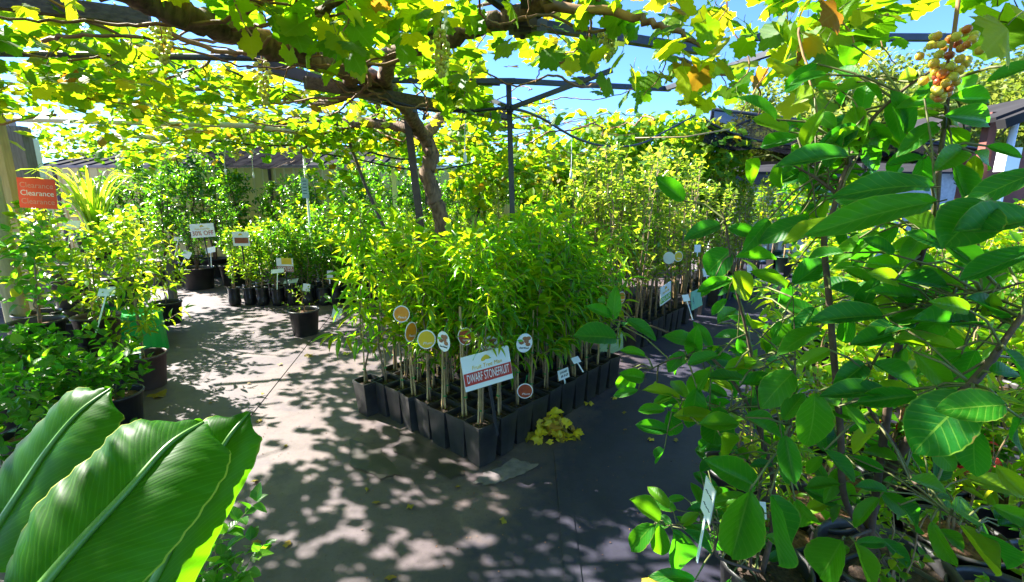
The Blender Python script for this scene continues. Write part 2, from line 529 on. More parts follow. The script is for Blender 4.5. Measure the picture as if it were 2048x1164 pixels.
def shade_cloth_mat():
    m, nt, b = new_mat('shade_cloth_weave')
    b.inputs['Roughness'].default_value = 0.9
    b.inputs['Specular IOR Level'].default_value = 0.0
    n = noise(nt, 6, 6)
    r = ramp(nt, n.outputs['Fac'], [(0.35, (0.008, 0.008, 0.010)), (0.7, (0.022, 0.021, 0.022))])
    nt.links.new(r.outputs[0], b.inputs['Base Color'])
    t = nt.nodes.new('ShaderNodeBsdfTransparent')
    ms = nt.nodes.new('ShaderNodeMixShader')
    ms.inputs[0].default_value = 0.90
    nt.links.new(t.outputs[0], ms.inputs[1])
    nt.links.new(b.outputs[0], ms.inputs[2])
    out = [x for x in nt.nodes if x.type == 'OUTPUT_MATERIAL'][0]
    nt.links.new(ms.outputs[0], out.inputs['Surface'])
    return m


M['cloth'] = shade_cloth_mat()


def ground_mat():
    m, nt, b = new_mat('dusty_weed_mat')
    L = nt.links
    n1 = noise(nt, 0.9, 7, 0.6)
    n2 = noise(nt, 7, 8, 0.7)
    n3 = noise(nt, 60, 4, 0.6)
    r = ramp(nt, n1.outputs['Fac'], [(0.32, (0.046, 0.034, 0.040)), (0.44, (0.099, 0.074, 0.082)), (0.51, (0.099, 0.074, 0.081)), (0.535, (0.131, 0.098, 0.096)), (0.63, (0.138, 0.103, 0.099)), (0.645, (0.107, 0.081, 0.086)), (0.8, (0.126, 0.093, 0.094))])
    r2 = ramp(nt, n2.outputs['Fac'], [(0.25, (0.55, 0.53, 0.52)), (0.55, (0.95, 0.95, 0.95)), (0.8, (1.1, 1.1, 1.1))])
    r3 = ramp(nt, n3.outputs['Fac'], [(0.28, (0.45, 0.42, 0.4)), (0.42, (1, 1, 1))])
    prev = r.outputs[0]
    for q, f in ((r2, 0.9), (r3, 0.6)):
        mx = nt.nodes.new('ShaderNodeMix')
        mx.data_type = 'RGBA'
        mx.blend_type = 'MULTIPLY'
        mx.inputs['Factor'].default_value = f
        L.new(prev, mx.inputs['A'])
        L.new(q.outputs[0], mx.inputs['B'])
        prev = mx.outputs['Result']
    # bluish shade painted into the mat colour right of the tree bed
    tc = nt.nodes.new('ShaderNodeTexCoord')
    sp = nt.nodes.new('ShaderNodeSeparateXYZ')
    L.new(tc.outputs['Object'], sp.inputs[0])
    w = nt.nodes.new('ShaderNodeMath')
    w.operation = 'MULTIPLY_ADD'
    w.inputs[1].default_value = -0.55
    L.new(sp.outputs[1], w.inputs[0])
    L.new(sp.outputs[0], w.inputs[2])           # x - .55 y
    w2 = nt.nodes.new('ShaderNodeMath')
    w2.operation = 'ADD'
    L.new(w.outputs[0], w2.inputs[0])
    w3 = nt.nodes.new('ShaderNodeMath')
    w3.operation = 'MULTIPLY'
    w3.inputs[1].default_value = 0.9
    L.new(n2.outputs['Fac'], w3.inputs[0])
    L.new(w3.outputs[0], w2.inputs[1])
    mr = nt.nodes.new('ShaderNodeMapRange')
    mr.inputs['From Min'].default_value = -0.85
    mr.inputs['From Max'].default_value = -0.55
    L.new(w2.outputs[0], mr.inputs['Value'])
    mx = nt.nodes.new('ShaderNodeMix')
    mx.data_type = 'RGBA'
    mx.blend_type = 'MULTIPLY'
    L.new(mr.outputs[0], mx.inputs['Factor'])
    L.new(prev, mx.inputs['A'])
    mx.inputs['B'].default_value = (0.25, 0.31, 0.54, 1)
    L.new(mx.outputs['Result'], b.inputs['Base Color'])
    b.inputs['Roughness'].default_value = 0.62
    bp = nt.nodes.new('ShaderNodeBump')
    bp.inputs['Strength'].default_value = 0.35
    bp.inputs['Distance'].default_value = 0.006
    L.new(n2.outputs['Fac'], bp.inputs['Height'])
    L.new(bp.outputs[0], b.inputs['Normal'])
    return m


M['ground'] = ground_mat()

# ------------------------------------------------------------------ leaf templates (x across -.5...5, y along 0..1, z up)


def tpl_leaf(nseg, wfn, fold=0.12, curl=0.15, cols=3, wave=0.0, ser=0.0):
    V, UV = [], []
    us = np.linspace(-1, 1, cols)
    for i in range(nseg + 1):
        t = i / nseg
        w = wfn(t)
        for u in us:
            x = 0.5 * w * u * (1 + (ser * (1 if i % 2 else -1) if abs(u) > .99 else 0))
            z = fold * abs(u) * w - curl * t * t + wave * math.sin(t * 9 + u * 2) * abs(u)
            V.append((x, t, z))
            UV.append((0.5 + 0.5 * u, t))
    Q = []
    for i in range(nseg):
        for j in range(cols - 1):
            a = i * cols + j
            Q.append((a, a + 1, a + cols + 1, a + cols))
    return np.array(V), np.array(Q), None, np.array(UV)


def tpl_vine(n=37, serr=0.05, cup=0.18):
    V = [(0, 0.28, 0.03)]
    UV = [(0.5, 0.3)]
    for k in range(n):
        a = -PI / 2 + 2 * PI * (k + 0.5) / n
        t = a + PI / 2                                  # 0 = petiole side, PI = tip
        lob = 0.50 + 0.07 * math.cos(5 * (t - PI)) + 0.05 * math.cos(t - PI)
        if t < 0.35 or t > 2 * PI - 0.35:
            lob = 0.17
        lob += serr * (1 if k % 2 else -1) * 0.6
        x, y = lob * math.cos(a) * 1.02, 0.40 + lob * math.sin(a) * 1.05
        z = -cup * (x * x * 1.6 + (y - 0.4) ** 2) + 0.03 * math.sin(3 * a)
        V.append((x, y, z))
        UV.append((0.5 + x * 0.9, y))
    T = [(0, 1 + k, 1 + (k + 1) % n) for k in range(n)]
    return np.array(V), None, np.array(T), np.array(UV)


def ell(t):
    return math.sin(PI * min(max(t * 0.97 + 0.015, 0), 1)) ** 0.75


def lance(t):
    return max(0.02, math.sin(PI * t ** 0.8) ** 0.9)


def ovate(t):
    return max(0.02, (math.sin(PI * t ** 0.62)) ** 0.7)


def tip_ell(t):
    return max(0.02, math.sin(PI * t ** 0.9) ** 0.62 * (1 - 0.35 * max(0, t - 0.8) * 3))


T_LANCE = tpl_leaf(5, lance, 0.10, 0.30)
T_OVATE = tpl_leaf(4, ovate, 0.14, 0.15)
T_ELL = tpl_leaf(4, ell, 0.14, 0.18)
T_SIMPLE = tpl_leaf(2, lambda t: max(0.03, math.sin(PI * t)), 0.12, 0.12)
T_BIG = tpl_leaf(15, tip_ell, 0.14, 0.16, 7, 0.016, .02)
T_BIG2 = tpl_leaf(15, tip_ell, 0.22, -0.06, 7, 0.028, .02)
T_BIG3 = tpl_leaf(15, tip_ell, 0.09, 0.34, 7, 0.035, .02)
T_VINE = tpl_vine()
T_VINE2 = tpl_vine(33, 0.06, 0.35)
T_VINE3 = tpl_vine(35, 0.05, -0.15)
T_VINELO = tpl_vine(13, 0.05, 0.25)


def frames(D, Nn):
    D = D / (np.linalg.norm(D, axis=1)[:, None] + 1e-9)
    Nn = Nn - D * (Nn * D).sum(1)[:, None]
    Nn = Nn / (np.linalg.norm(Nn, axis=1)[:, None] + 1e-9)
    return D, Nn, np.cross(D, Nn)


def scatter(mb, tpl, pos, D, Nn, S, W, m=0):
    """put a leaf template at every pos, pointing along D with its face towards Nn, S long and W wide"""
    pos, D, Nn = (np.asarray(a, float).reshape(-1, 3) for a in (pos, D, Nn))
    n = len(pos)
    if not n:
        return mb
    S = np.broadcast_to(np.asarray(S, float), (n,))
    W = np.broadcast_to(np.asarray(W, float), (n,))
    D, Nn, X = frames(D, Nn)
    V0, Q, T, UV = tpl
    k = len(V0)
    V = pos[:, None] + (V0[None, :, 0, None] * W[:, None, None]) * X[:, None] + (V0[None, :, 1, None] * S[:, None, None]) * D[:, None] \
        + (V0[None, :, 2, None] * S[:, None, None]) * Nn[:, None]
    off = (np.arange(n) * k)[:, None, None]
    mb.add(V.reshape(-1, 3), Q=None if Q is None else (Q[None] + off).reshape(-1, 4), T=None if T is None else (T[None] + off).reshape(-1, 3),
           uv=np.tile(UV, (n, 1)), m=m)
    return mb


def leaf_matrix(pos, D, Nn, S, W):
    D = Vector(D).normalized()
    Nn = Vector(Nn)
    Nn = (Nn - D * Nn.dot(D)).normalized()
    X = D.cross(Nn)
    m = Matrix((X * W, D * S, Nn * S)).transposed().to_4x4()
    m.translation = pos
    return m


# ------------------------------------------------------------------ THE SETTING: ground, seams
gmb = MB()
gmb.add([(-400, -60, 0), (400, -60, 0), (400, 700, 0), (-400, 700, 0)], Q=[(0, 1, 2, 3)])
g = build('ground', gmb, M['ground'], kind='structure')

for a, b in (((.22, .8), (.30, 2.6)), ((-1.55, 1.0), (-2.6, 6.4)), ((1.35, 1.6), (3.9, 6.2))):
    va, vb = Vector((*a, .003)), Vector((*b, .003))
    build('mat_seam', MB().bar(va, vb, .07, .005), M['ground'], kind='structure')


def patch(name, outline, mat, z):
    pts = [G(*q) for q in outline]
    c = sum(pts, Vector()) / len(pts)
    r = random.Random(len(outline))
    ring = []
    for i in range(len(pts)):
        a, b = pts[i], pts[(i + 1) % len(pts)]
        for k in range(5):
            q = a.lerp(b, k / 5)
            ring.append(q + (q - c) * r.uniform(-.12, .12))
    V = [(c.x, c.y, z)] + [(q.x, q.y, z) for q in ring]
    n = len(ring)
    build(name, MB().add(V, T=[(0, 1 + i, 1 + (i + 1) % n) for i in range(n)]), M[mat], kind='structure')


M['dust'] = plain('dry_dust', (0.20, 0.165, 0.17), (0.10, 0.083, 0.09), 14, 0.9, 0.3, detail=9)
M['damp'] = plain('damp_stain', (0.055, 0.045, 0.040), (0.03, 0.026, 0.024), 9, 0.5, 0.2, detail=9)
patch('dust_patch', [(945, 968), (965, 948), (1000, 935), (1030, 915), (1060, 930), (1080, 928), (1050, 950), (1010, 962), (985, 972)], 'dust', .006)
patch('damp_patch', [(800, 870), (870, 900), (930, 945), (900, 960), (850, 930), (790, 905)], 'damp', .0065)
patch('dust_patch', [(1370, 688), (1410, 692), (1460, 705), (1470, 712), (1420, 706), (1385, 700)], 'dust', .006)
patch('damp_patch', [(700, 880), (760, 900), (800, 950), (760, 960), (700, 930)], 'damp', .006)


# ------------------------------------------------------------------ plants: generator


def grow(seed, h, h0, nb, bl, tpl, L, W, per=7, up=35, droop=0.25, rstem=0.009, wig=0.02, stems=1, spread=0.05, tipl=5, mat='stone', smat='stem', sub=0.0):
    """one plant: stems, side shoots and a leaf mesh; returns (stem mesh, leaf mesh)"""
    r = random.Random(seed)
    sb, lb = MB(), MB()
    pos, D, N, S, Wd = [], [], [], [], []

    def leaf(p, d, l=1.0):
        az = r.uniform(0, 2 * PI)
        d = Vector(d) + Vector((r.uniform(-.25, .25), r.uniform(-.25, .25), r.uniform(-.2, .2) - droop))
        n = Vector((r.uniform(-.55, .55), r.uniform(-.55, .55), 1.0))
        s = L * l * r.uniform(0.65, 1.2)
        pos.append(tuple(p)); D.append(tuple(d)); N.append(tuple(n)); S.append(s); Wd.append(s * W * r.uniform(.85, 1.15))

    def shoot(p, d, ln, rad, depth):
        pts = [Vector(p)]
        q = Vector(d).normalized()
        k = 4
        for i in range(k):
            q = (q + Vector((r.uniform(-.2, .2), r.uniform(-.2, .2), 0.12 - droop * 0.45 * i / k))).normalized()
            pts.append(pts[-1] + q * ln / k)
        sb.tube(pts, [rad * (1 - .7 * i / k) for i in range(k + 1)], 4, cap=False)
        az = r.uniform(0, 6)
        for i in range(per):
            t = 0.12 + 0.88 * (i + r.random() * .6) / per
            f = min(t * k, k - 1e-3)
            a, b = pts[int(f)], pts[int(f) + 1]
            pp = a.lerp(b, f - int(f))
            ax = (b - a).normalized()
            s1 = ax.orthogonal().normalized()
            s2 = ax.cross(s1)
            az += 2.4
            leaf(pp, ax * .45 + s1 * math.cos(az) + s2 * math.sin(az))
            if depth and r.random() < sub:
                shoot(pp, ax * .6 + s1 * math.cos(az + 1) + s2 * math.sin(az + 1), ln * .5, rad * .6, depth - 1)
        for i in range(2):
            leaf(pts[-1], q + Vector((r.uniform(-.5, .5), r.uniform(-.5, .5), .2)))

    for sidx in range(stems):
        a0 = r.uniform(0, 2 * PI)
        hh = h * r.uniform(.88, 1.0)
        k = 8
        lean = Vector((math.cos(a0), math.sin(a0), 0)) * spread * (0.4 if stems == 1 else 1.0) * h
        pts = [Vector((math.cos(a0), math.sin(a0), 0)) * (0.015 * (stems > 1)) + lean * (i / k) ** 1.3 + Vector((r.uniform(-wig, wig) * (i > 0), r.uniform(-wig, wig) * (i > 0), hh * i / k)) for i in range(k + 1)]
        sb.tube(pts, [rstem * (1 - .72 * i / k) for i in range(k + 1)], 6)
        az = r.uniform(0, 6)
        n = max(1, nb // stems)
        for i in range(n):
            t = h0 / h + (1 - h0 / h) * (i + r.random()) / n
            t = min(t, .99)
            f = t * k
            a, b = pts[int(f)], pts[int(f) + 1]
            pp = a.lerp(b, f - int(f))
            az += 2.4 + r.uniform(-.4, .4)
            u = R(up + r.uniform(-18, 18))
            shoot(pp, (math.cos(az) * math.cos(u), math.sin(az) * math.cos(u), math.sin(u)), bl * r.uniform(.6, 1.15) * (1.15 - .5 * t), rstem * .35, 1)
        for i in range(tipl):
            leaf(pts[-1] - Vector((0, 0, .04 * i)), (math.cos(i * 2.4), math.sin(i * 2.4), .5))
    scatter(lb, tpl, pos, D, N, S, Wd)
    return sb.mesh('stem', M[smat], True), lb.mesh('foliage', M[mat], True)


# pots ------------------------------------------------------------------------------------------


def square_pot(w, h, wall=0.004):
    a, b = w / 2, w / 2 * 0.76
    mb = MB()
    ns = 16
    mb.lathe([(b * .9, 0.0), (b, 0.004), (a * 0.965, h - .022), (a, h - .02), (a, h), (a - wall * 1.2, h), (a * .955 - wall, h - .022), (a * .90, h - .06)], n=ns, sq=0.88)
    return mb


def round_pot(r, h, n=26, taper=0.78, rim=0.02):
    mb = MB()
    mb.lathe([(r * taper * .96, 0), (r * taper, 0.006), (r * .955, h - rim), (r, h - rim), (r * 1.015, h - rim * .4), (r, h), (r - .008, h), (r * .93, h - rim), (r * .90, h - .07)], n=n)
    return mb


def bag_pot(r, h, seed=0):
    mb = MB()
    rr = random.Random(seed)
    prof = [(r * .82, 0), (r * .97, .015)] + [(r * (1 + rr.uniform(-.05, .05)), h * t) for t in (.2, .35, .5, .65, .8, .93)] + [(r * 1.05, h), (r * 1.0, h), (r * .93, h - .03)]
    mb.lathe(prof, n=14)
    V = mb.V[0]
    V[:, 0] += np.array([rr.uniform(-.004, .004) for _ in V])
    V[:, 1] += np.array([rr.uniform(-.004, .004) for _ in V])
    return mb


def soil_disc(r, z, sq=0.0, seed=1):
    mb = MB()
    n = 16
    mb.lathe([(0.001, z + .008), (r * .3, z + .012), (r * .65, z + .004), (r, z - .004)], n=n, sq=sq)
    V = mb.V[0]
    q = np.random.default_rng(seed)
    V[:, 2] += q.uniform(-.006, .006, len(V))
    return mb


POT_W, POT_H = 0.162, 0.262
ME_SQ = square_pot(POT_W, POT_H).mesh('square_pot', M['pot'])
ME_SQSOIL = soil_disc(POT_W * .455, POT_H - .035, 0.85).mesh('soil', M['soil'])
ME_BAG = [bag_pot(.082, .27, s).mesh('planter_bag', M['bag'], True) for s in range(3)]
ME_BAGSOIL = soil_disc(.075, .245).mesh('soil', M['soil'])


def cane_mesh(h, seed, n=1, ties=3):
    r = random.Random(seed)
    mb = MB()
    for i in range(n):
        a = Vector((r.uniform(-.02, .02), r.uniform(-.02, .02), POT_H - .06))
        b = a + Vector((r.uniform(-.03, .03), r.uniform(-.03, .03), h))
        k = 7
        pts, rad = [], []
        for j in range(k):
            for e, q in ((0, 1.18), (.012, 1.0), (.1, 1.0)):
                t = min(1, (j + e * 3) / k)
                pts.append(a.lerp(b, t)); rad.append(.0058 * q)
        mb.tube(pts, rad, 6)
    for j in range(ties):
        t = .2 + .6 * j / max(1, ties - 1)
        p = a.lerp(b, t)
        mb.lathe([(.008, -.004), (.013, -.003), (.013, .003), (.008, .004)], c=p, n=8, m=1)
    return mb.mesh('stake', [M['cane'], M['tie']], True)


ME_CANE = [cane_mesh(.52 + .10 * s, s, 1 + s % 2) for s in range(4)]


def potted(name, label, cat, loc, rotz, group, pot, soil, stem, foliage, stake=None, lift=0.0, scale=1.0, z_soil=None, pname='pot'):
    t = thing(name, label, cat, loc, rotz, group)
    obj(pname, pot, t)
    if soil:
        obj('soil', soil, t)
    zs = z_soil if z_soil is not None else 0.22
    obj('stem', stem, t, loc=(0, 0, zs), scale=(scale,) * 3)
    f = obj('foliage', foliage, t, loc=(0, 0, zs), scale=(scale,) * 3)
    f['kind'] = 'stuff'
    if stake:
        obj('stake', stake, t)
    return t


# ------------------------------------------------------------------ BACKGROUND STRUCTURES
# beige sheet metal fence along the back
fence = thing('fence', 'long beige ribbed metal fence along the back of the nursery', 'fence', (-5, 10.2, 0))
FT = 2.28


def fence_panel(w, h):
    mb = MB()
    n = 11
    xs, ys = [], []
    for i in range(n):
        x = w * i / n
        p = w / n
        xs += [x, x + p * .16, x + p * .24, x + p * .40, x + p * .48]
        ys += [0, 0, -.022, -.022, 0]
    xs.append(w); ys.append(0)
    k = len(xs)
    V = [(x, y, 0.03) for x, y in zip(xs, ys)] + [(x, y, h) for x, y in zip(xs, ys)]
    mb.add(V, Q=[(i, i + 1, k + i + 1, k + i) for i in range(k - 1)])
    return mb.mesh('panel', M['colorbond'])


ME_FP = fence_panel(2.3, FT - .04)
fpost, fcap = MB().box((0, 0, FT / 2), (.06, .05, FT)).mesh('post', M['fencepost']), MB().box((1.15, 0, 0), (2.3, .07, .05)).mesh('rail', M['capping'])
for i in range(7):
    x0 = -7.4 + i * 2.36
    obj('panel', ME_FP, fence, loc=(x0 + .03, 0, 0))
    obj('rail', fcap, fence, loc=(x0 + .03, 0, FT - .01))
    obj('post', fpost, fence, loc=(x0, 0, 0))

# grey roof of the neighbour's house behind the fence
nb = thing('neighbour_house', 'grey roofed house just behind the beige fence', 'house', (-8, 13, 0))
build('wall', MB().box((0, 1.5, 1.2), (9, 3, 2.4)), M['pinkwall'], nb)
rf = MB().add([(-5, -.5, 2.42), (5, -.5, 2.42), (5, 2.5, 3.3), (-5, 2.5, 3.3), (-5, -.5, 2.36), (5, -.5, 2.36), (5, 2.5, 3.24), (-5, 2.5, 3.24)],
              Q=[(0, 1, 2, 3), (7, 6, 5, 4), (0, 4, 5, 1), (1, 5, 6, 2), (3, 2, 6, 7), (0, 3, 7, 4)])
for i in range(24):
    rf.bar((-4.8 + i * .42, -.5, 2.44), (-4.8 + i * .42, 2.5, 3.32), .04, .03)
build('roof', rf, M['roofgrey'], nb)
build('gutter', MB().box((0, -.56, 2.36), (10, .1, .1)), M['capping'], nb)

# shade cloth draped in front of the back fence
def cloth(name, A, B, C_, D_, sag, nx, ny, parent=None, mat='cloth'):
    A, B, C_, D_ = map(Vector, (A, B, C_, D_))
    V = []
    for j in range(ny + 1):
        for i in range(nx + 1):
            u, v = i / nx, j / ny
            p = A.lerp(B, u).lerp(D_.lerp(C_, u), v)
            p.z -= sag * 4 * u * (1 - u) * (0.3 + .7 * v) + 0.03 * math.sin(u * 17 + v * 5) * v
            V.append(tuple(p))
    Q = [(j * (nx + 1) + i, j * (nx + 1) + i + 1, (j + 1) * (nx + 1) + i + 1, (j + 1) * (nx + 1) + i) for j in range(ny) for i in range(nx)]
    return build(name, MB().add(V, Q=Q), M[mat], parent, smooth=True)


o = cloth('shade_cloth', P(400, 288, 9.9), P(640, 282, 9.9), P(620, 322, 8.6), P(430, 326, 8.6), .10, 18, 6)
tag(o, 'black shade cloth sagging against the top of the beige back fence', 'shade cloth')

# right side: shade house with black cloth, tube frame and white shed behind
sh = thing('shade_house', 'black cloth shade house on a grey tube frame at the right back', 'shade house', (5, 8.5, 0))
def rel(o, p):
    return Vector(p) - o.location
fr = [(P(1425, 218, 8), P(1740, 258, 8.3)), (P(1390, 285, 8), P(1500, 240, 12)), (P(1740, 258, 8.3), P(1960, 300, 7.4))]
for a, b in fr:
    build('tube', MB().tube([rel(sh, a), rel(sh, a.lerp(b, .5)), rel(sh, b)], .03, 8), M['steel'], sh, True)
for a, zt in ((P(1425, 218, 8), 3.1), (P(1740, 258, 8.3), 2.8)):
    a = rel(sh, a)
    build('post', MB().bar((a.x, a.y, 0), a, .05), M['steel'], sh)
cloth('cloth_panel', *[rel(sh, p) for p in (P(1425, 220, 8), P(1738, 262, 8.3), P(1730, 300, 7.4), P(1405, 288, 7.2))], .08, 14, 6, sh)
cloth('cloth_panel', *[rel(sh, p) for p in (P(1400, 290, 7.3), P(1740, 300, 7.5), P(1860, 322, 9.0), P(1405, 326, 8.8))], .06, 14, 5, sh)
cloth('cloth_panel', *[rel(sh, p) for p in (P(1740, 262, 8.3), P(1960, 302, 7.5), P(1950, 330, 7.0), P(1730, 300, 7.4))], .05, 10, 4, sh)

shed = thing('shed', 'low white shed with a pale roof and black fascia behind the pear trees', 'shed', (7.6, 11.4, 0))
build('wall', MB().box((0, 1.0, 1.0), (4.8, 2.0, 2.0)), M['shedwhite'], shed)
build('fascia', MB().box((0, -.12, 2.06), (5.4, .06, .30)), M['black'], shed)
rb = MB().add([(-2.9, -.2, 2.22), (4.2, -.2, 2.22), (4.2, 3.4, 2.75), (-2.9, 3.4, 2.75), (-2.9, -.2, 2.17), (4.2, -.2, 2.17), (4.2, 3.4, 2.7), (-2.9, 3.4, 2.7)],
              Q=[(0, 1, 2, 3), (7, 6, 5, 4), (0, 4, 5, 1), (1, 5, 6, 2), (3, 2, 6, 7), (0, 3, 7, 4)])
build('roof', rb, M['roofgrey'], shed)
for x in (-1.5, -.4, .7):
    d = build('door', MB().box((x, -.03, .95), (.98, .05, 1.75)), M['shedwhite'], shed)
    fm = MB()
    for q in ((x, 1.52), (x, .38)):
        for dz in (-.42, .42):
            fm.box((q[0], -.06, q[1] * .85 + dz * .55 + .15), (.74, .015, .03))
        for dx in (-.36, .36):
            fm.box((q[0] + dx, -.06, q[1] * .85 + .15), (.03, .015, .5))
    build('panel_moulding', fm, M['greytimber'], d)

bh = thing('pale_roof_building', 'far building with a wide pale grey roof below the hillside trees', 'building', (16, 19, 0))
build('wall', MB().box((0, 2, 1.6), (8, 4, 3.2)), M['shedwhite'], bh)
rb = MB().add([(-4.6, -.4, 3.2), (4.6, -.4, 3.2), (3.2, 3.5, 5.3), (-3.2, 3.5, 5.3), (-4.6, -.4, 3.1), (4.6, -.4, 3.1), (3.2, 3.5, 5.2), (-3.2, 3.5, 5.2)],
              Q=[(0, 1, 2, 3), (7, 6, 5, 4), (0, 4, 5, 1), (1, 5, 6, 2), (3, 2, 6, 7), (0, 3, 7, 4)])
build('roof', rb, M['roofgrey'], bh)

# red timber kiosk at the far right
kx = thing('timber_kiosk', 'red stained timber kiosk with a grey sloping roof at the right edge', 'kiosk', (5.9, 5.5, 0))
a = P(1985, 225, 5.5) - kx.location
build('post', MB().bar((a.x, 0, 0), (a.x, 0, a.z), .09), M['redwood'], kx)
build('post', MB().bar((a.x + 1.5, 0, 0), (a.x + 1.5, 0, a.z + .55), .09), M['redwood'], kx)
build('wall', MB().box((a.x + 1.75, .9, 1.1), (2.2, .08, 2.2)), M['redwood'], kx)
for k in range(4):
    build('rail', MB().box((a.x + .8, -.08, .45 + k * .28), (1.7, .035, .09)), M['redwood'], kx)
r0, r1 = P(1938, 248, 5.5) - kx.location, P(2075, 196, 5.5) - kx.location
for nm, dz, dy, mt, w, hh in (('roof', .0, 1.0, 'roofgrey', 2.6, .05), ('gutter', -.06, -.36, 'roofgrey', .1, .1)):
    build(nm, MB().bar(r0 + Vector((0, dy, dz)), r1 + Vector((0, dy, dz)), w, hh), M[mt], kx)
build('downpipe', MB().tube([(a.x + .18, -.1, 0), (a.x + .18, -.1, 1.4), (a.x + .18, -.1, a.z - .1)], .035, 8), M['white'], kx, True)
build('meter_box', MB().box((a.x + .12, -.16, 2.0), (.16, .12, .26)), M['white'], kx)

# pink building and timber posts at the left edge
pk = thing('pink_building', 'pink rendered wall with a dark window at the left edge', 'building', (-8.0, 6.5, 0))
build('wall', MB().box((0, 0, 1.4), (2.2, .2, 2.8)), M['pinkwall'], pk)
w = build('window', MB().box((.75, -.11, 1.95), (.6, .05, .9)), M['darkglass'], pk)
build('frame', MB().box((.75, -.12, 2.43), (.7, .07, .06)).box((.75, -.12, 1.48), (.7, .07, .06)), M['fencepost'], w)
o = build('timber_post', MB().lathe([(.085, 0), (.08, 1.2), (.078, 2.5), (.001, 2.5)], n=14), M['timber'], smooth=True, loc=(P(6, 500, 3.9).x, 3.9, 0))
tag(o, 'round pale pine post at the left edge of the nursery, nearest the camera', 'post')
o = build('timber_post', MB().box((0, 0, 1.25), (.10, .08, 2.5)), M['timber'], loc=(P(24, 400, 4.4).x, 4.4, 0))
tag(o, 'square pale timber post just left of the orange clearance sign', 'post')
o = build('timber_post', MB().box((0, 0, 1.2), (.22, .12, 2.4)), M['greytimber'], loc=(P(62, 400, 5.6).x, 5.6, 0))
tag(o, 'broad grey weathered timber post behind the orange clearance sign', 'post')
o = build('white_post', MB().box((0, 0, 1.15), (.07, .07, 2.3)), M['white'], loc=(P(90, 400, 5.9).x, 5.9, 0))
tag(o, 'slim white painted post between the grey post and the fence', 'post')

# hillside trees
M['treetrunk'] = plain('tree_bark', (0.16, 0.12, 0.09), (0.07, 0.05, 0.04), 6, 0.9, 0.6)
hill = MB()
nx = 40
V = []
for j in range(8):
    for i in range(nx + 1):
        x = -10 + 90 * i / nx
        y = 24 + 10 * j
        z = max(0.0, (j / 7) ** 0.8 * 9 * (1 - math.exp(-max(0, x - 2) / 14))) - .05
        V.append((x, y, z))
hill.add(V, Q=[(j * (nx + 1) + i, j * (nx + 1) + i + 1, (j + 1) * (nx + 1) + i + 1, (j + 1) * (nx + 1) + i) for j in range(7) for i in range(nx)])
M['hillgrass'] = plain('hillside', (0.16, 0.18, 0.06), (0.08, 0.10, 0.03), 0.6, 0.9)
build('hill', hill, M['hillgrass'], smooth=True, kind='structure')


def crown_tree(loc, h, rad, seed, label, nlobe=13, nleaf=5200, ls=.28, mat='hill'):
    q = np.random.default_rng(seed)
    t = thing('hillside_tree', label, 'tree', loc, group='trees on the hillside')
    tk = MB().tube([(0, 0, -.5), (.1, 0, h * .3), (.0, .1, h * .6), (0, 0, h * .8)], [h * .04, h * .032, h * .02, h * .008], 8)
    lb = MB()
    for i in range(nlobe):
        a, u = q.uniform(0, 2 * PI), q.uniform(.05, .95)
        rr = rad * (.25 + .6 * math.sqrt(q.random()))
        c = np.array((math.cos(a) * rr, math.sin(a) * rr, h * (.42 + .46 * u) * (1 - .16 * (rr / rad) ** 2)))
        r = rad * q.uniform(.28, .5)
        tk.tube([(0, 0, h * .35), tuple(c * .6 + np.array((0, 0, h * .12))), tuple(c)], [h * .018, h * .01, h * .003], 5)
        n = nleaf // nlobe
        d = q.normal(size=(n, 3))
        d /= np.linalg.norm(d, axis=1)[:, None]
        pp = c + d * r * (q.random(n) ** .33)[:, None] * np.array((1, 1, .62))
        pp += q.normal(scale=.12, size=(n, 3))
        dd = d + q.normal(scale=.6, size=(n, 3))
        scatter(lb, T_SIMPLE, pp, dd, d * .4 + np.array((0, 0, .8)) + q.normal(scale=.5, size=(n, 3)), q.uniform(.6, 1.3, n) * ls, q.uniform(.5, .8, n) * ls)
    build('trunk', tk, M['treetrunk'], t, True)
    c = build('crown', lb, M[mat], t, True)
    c['kind'] = 'stuff'
    return t


for px, top, Y, rad, lab in ((1590, 175, 24, 2.6, 'small round hillside tree leftmost above the shade house'),
                             (1690, 135, 26, 3.6, 'broad pale green hillside tree behind the shade cloth pole'),
                             (1800, 118, 27, 4.0, 'tall spreading hillside tree in the middle of the row'),
                             (1900, 128, 25, 3.6, 'yellow green hillside tree behind the ripe grape bunch'),
                             (2005, 92, 27, 4.4, 'tallest hillside tree above the kiosk roof at right'),
                             (1560, 215, 30, 3.0, 'far low hillside tree peeping out left of the others'),
                             (1750, 190, 21, 2.6, 'low bushy hillside tree directly over the pale roof'),
                             (1950, 200, 20, 2.8, 'low hillside tree just left of the kiosk gutter'),
                             (2090, 150, 23, 3.5, 'hillside tree cut by the right edge of the picture')):
    p = P(px, top, Y)
    crown_tree((p.x, Y, 0), p.z * 1.14, rad * 1.15, px, lab)

# ------------------------------------------------------------------ PERGOLA
pg = thing('pergola', 'steel pergola frame of dark and cream tubes carrying the grape vine', 'pergola', (0, 0, 0))


def PZ(px, py, z):
    d = ray(px, py)
    return Vector((0, 0, CAM_H)) + d * ((z - CAM_H) / d.z)


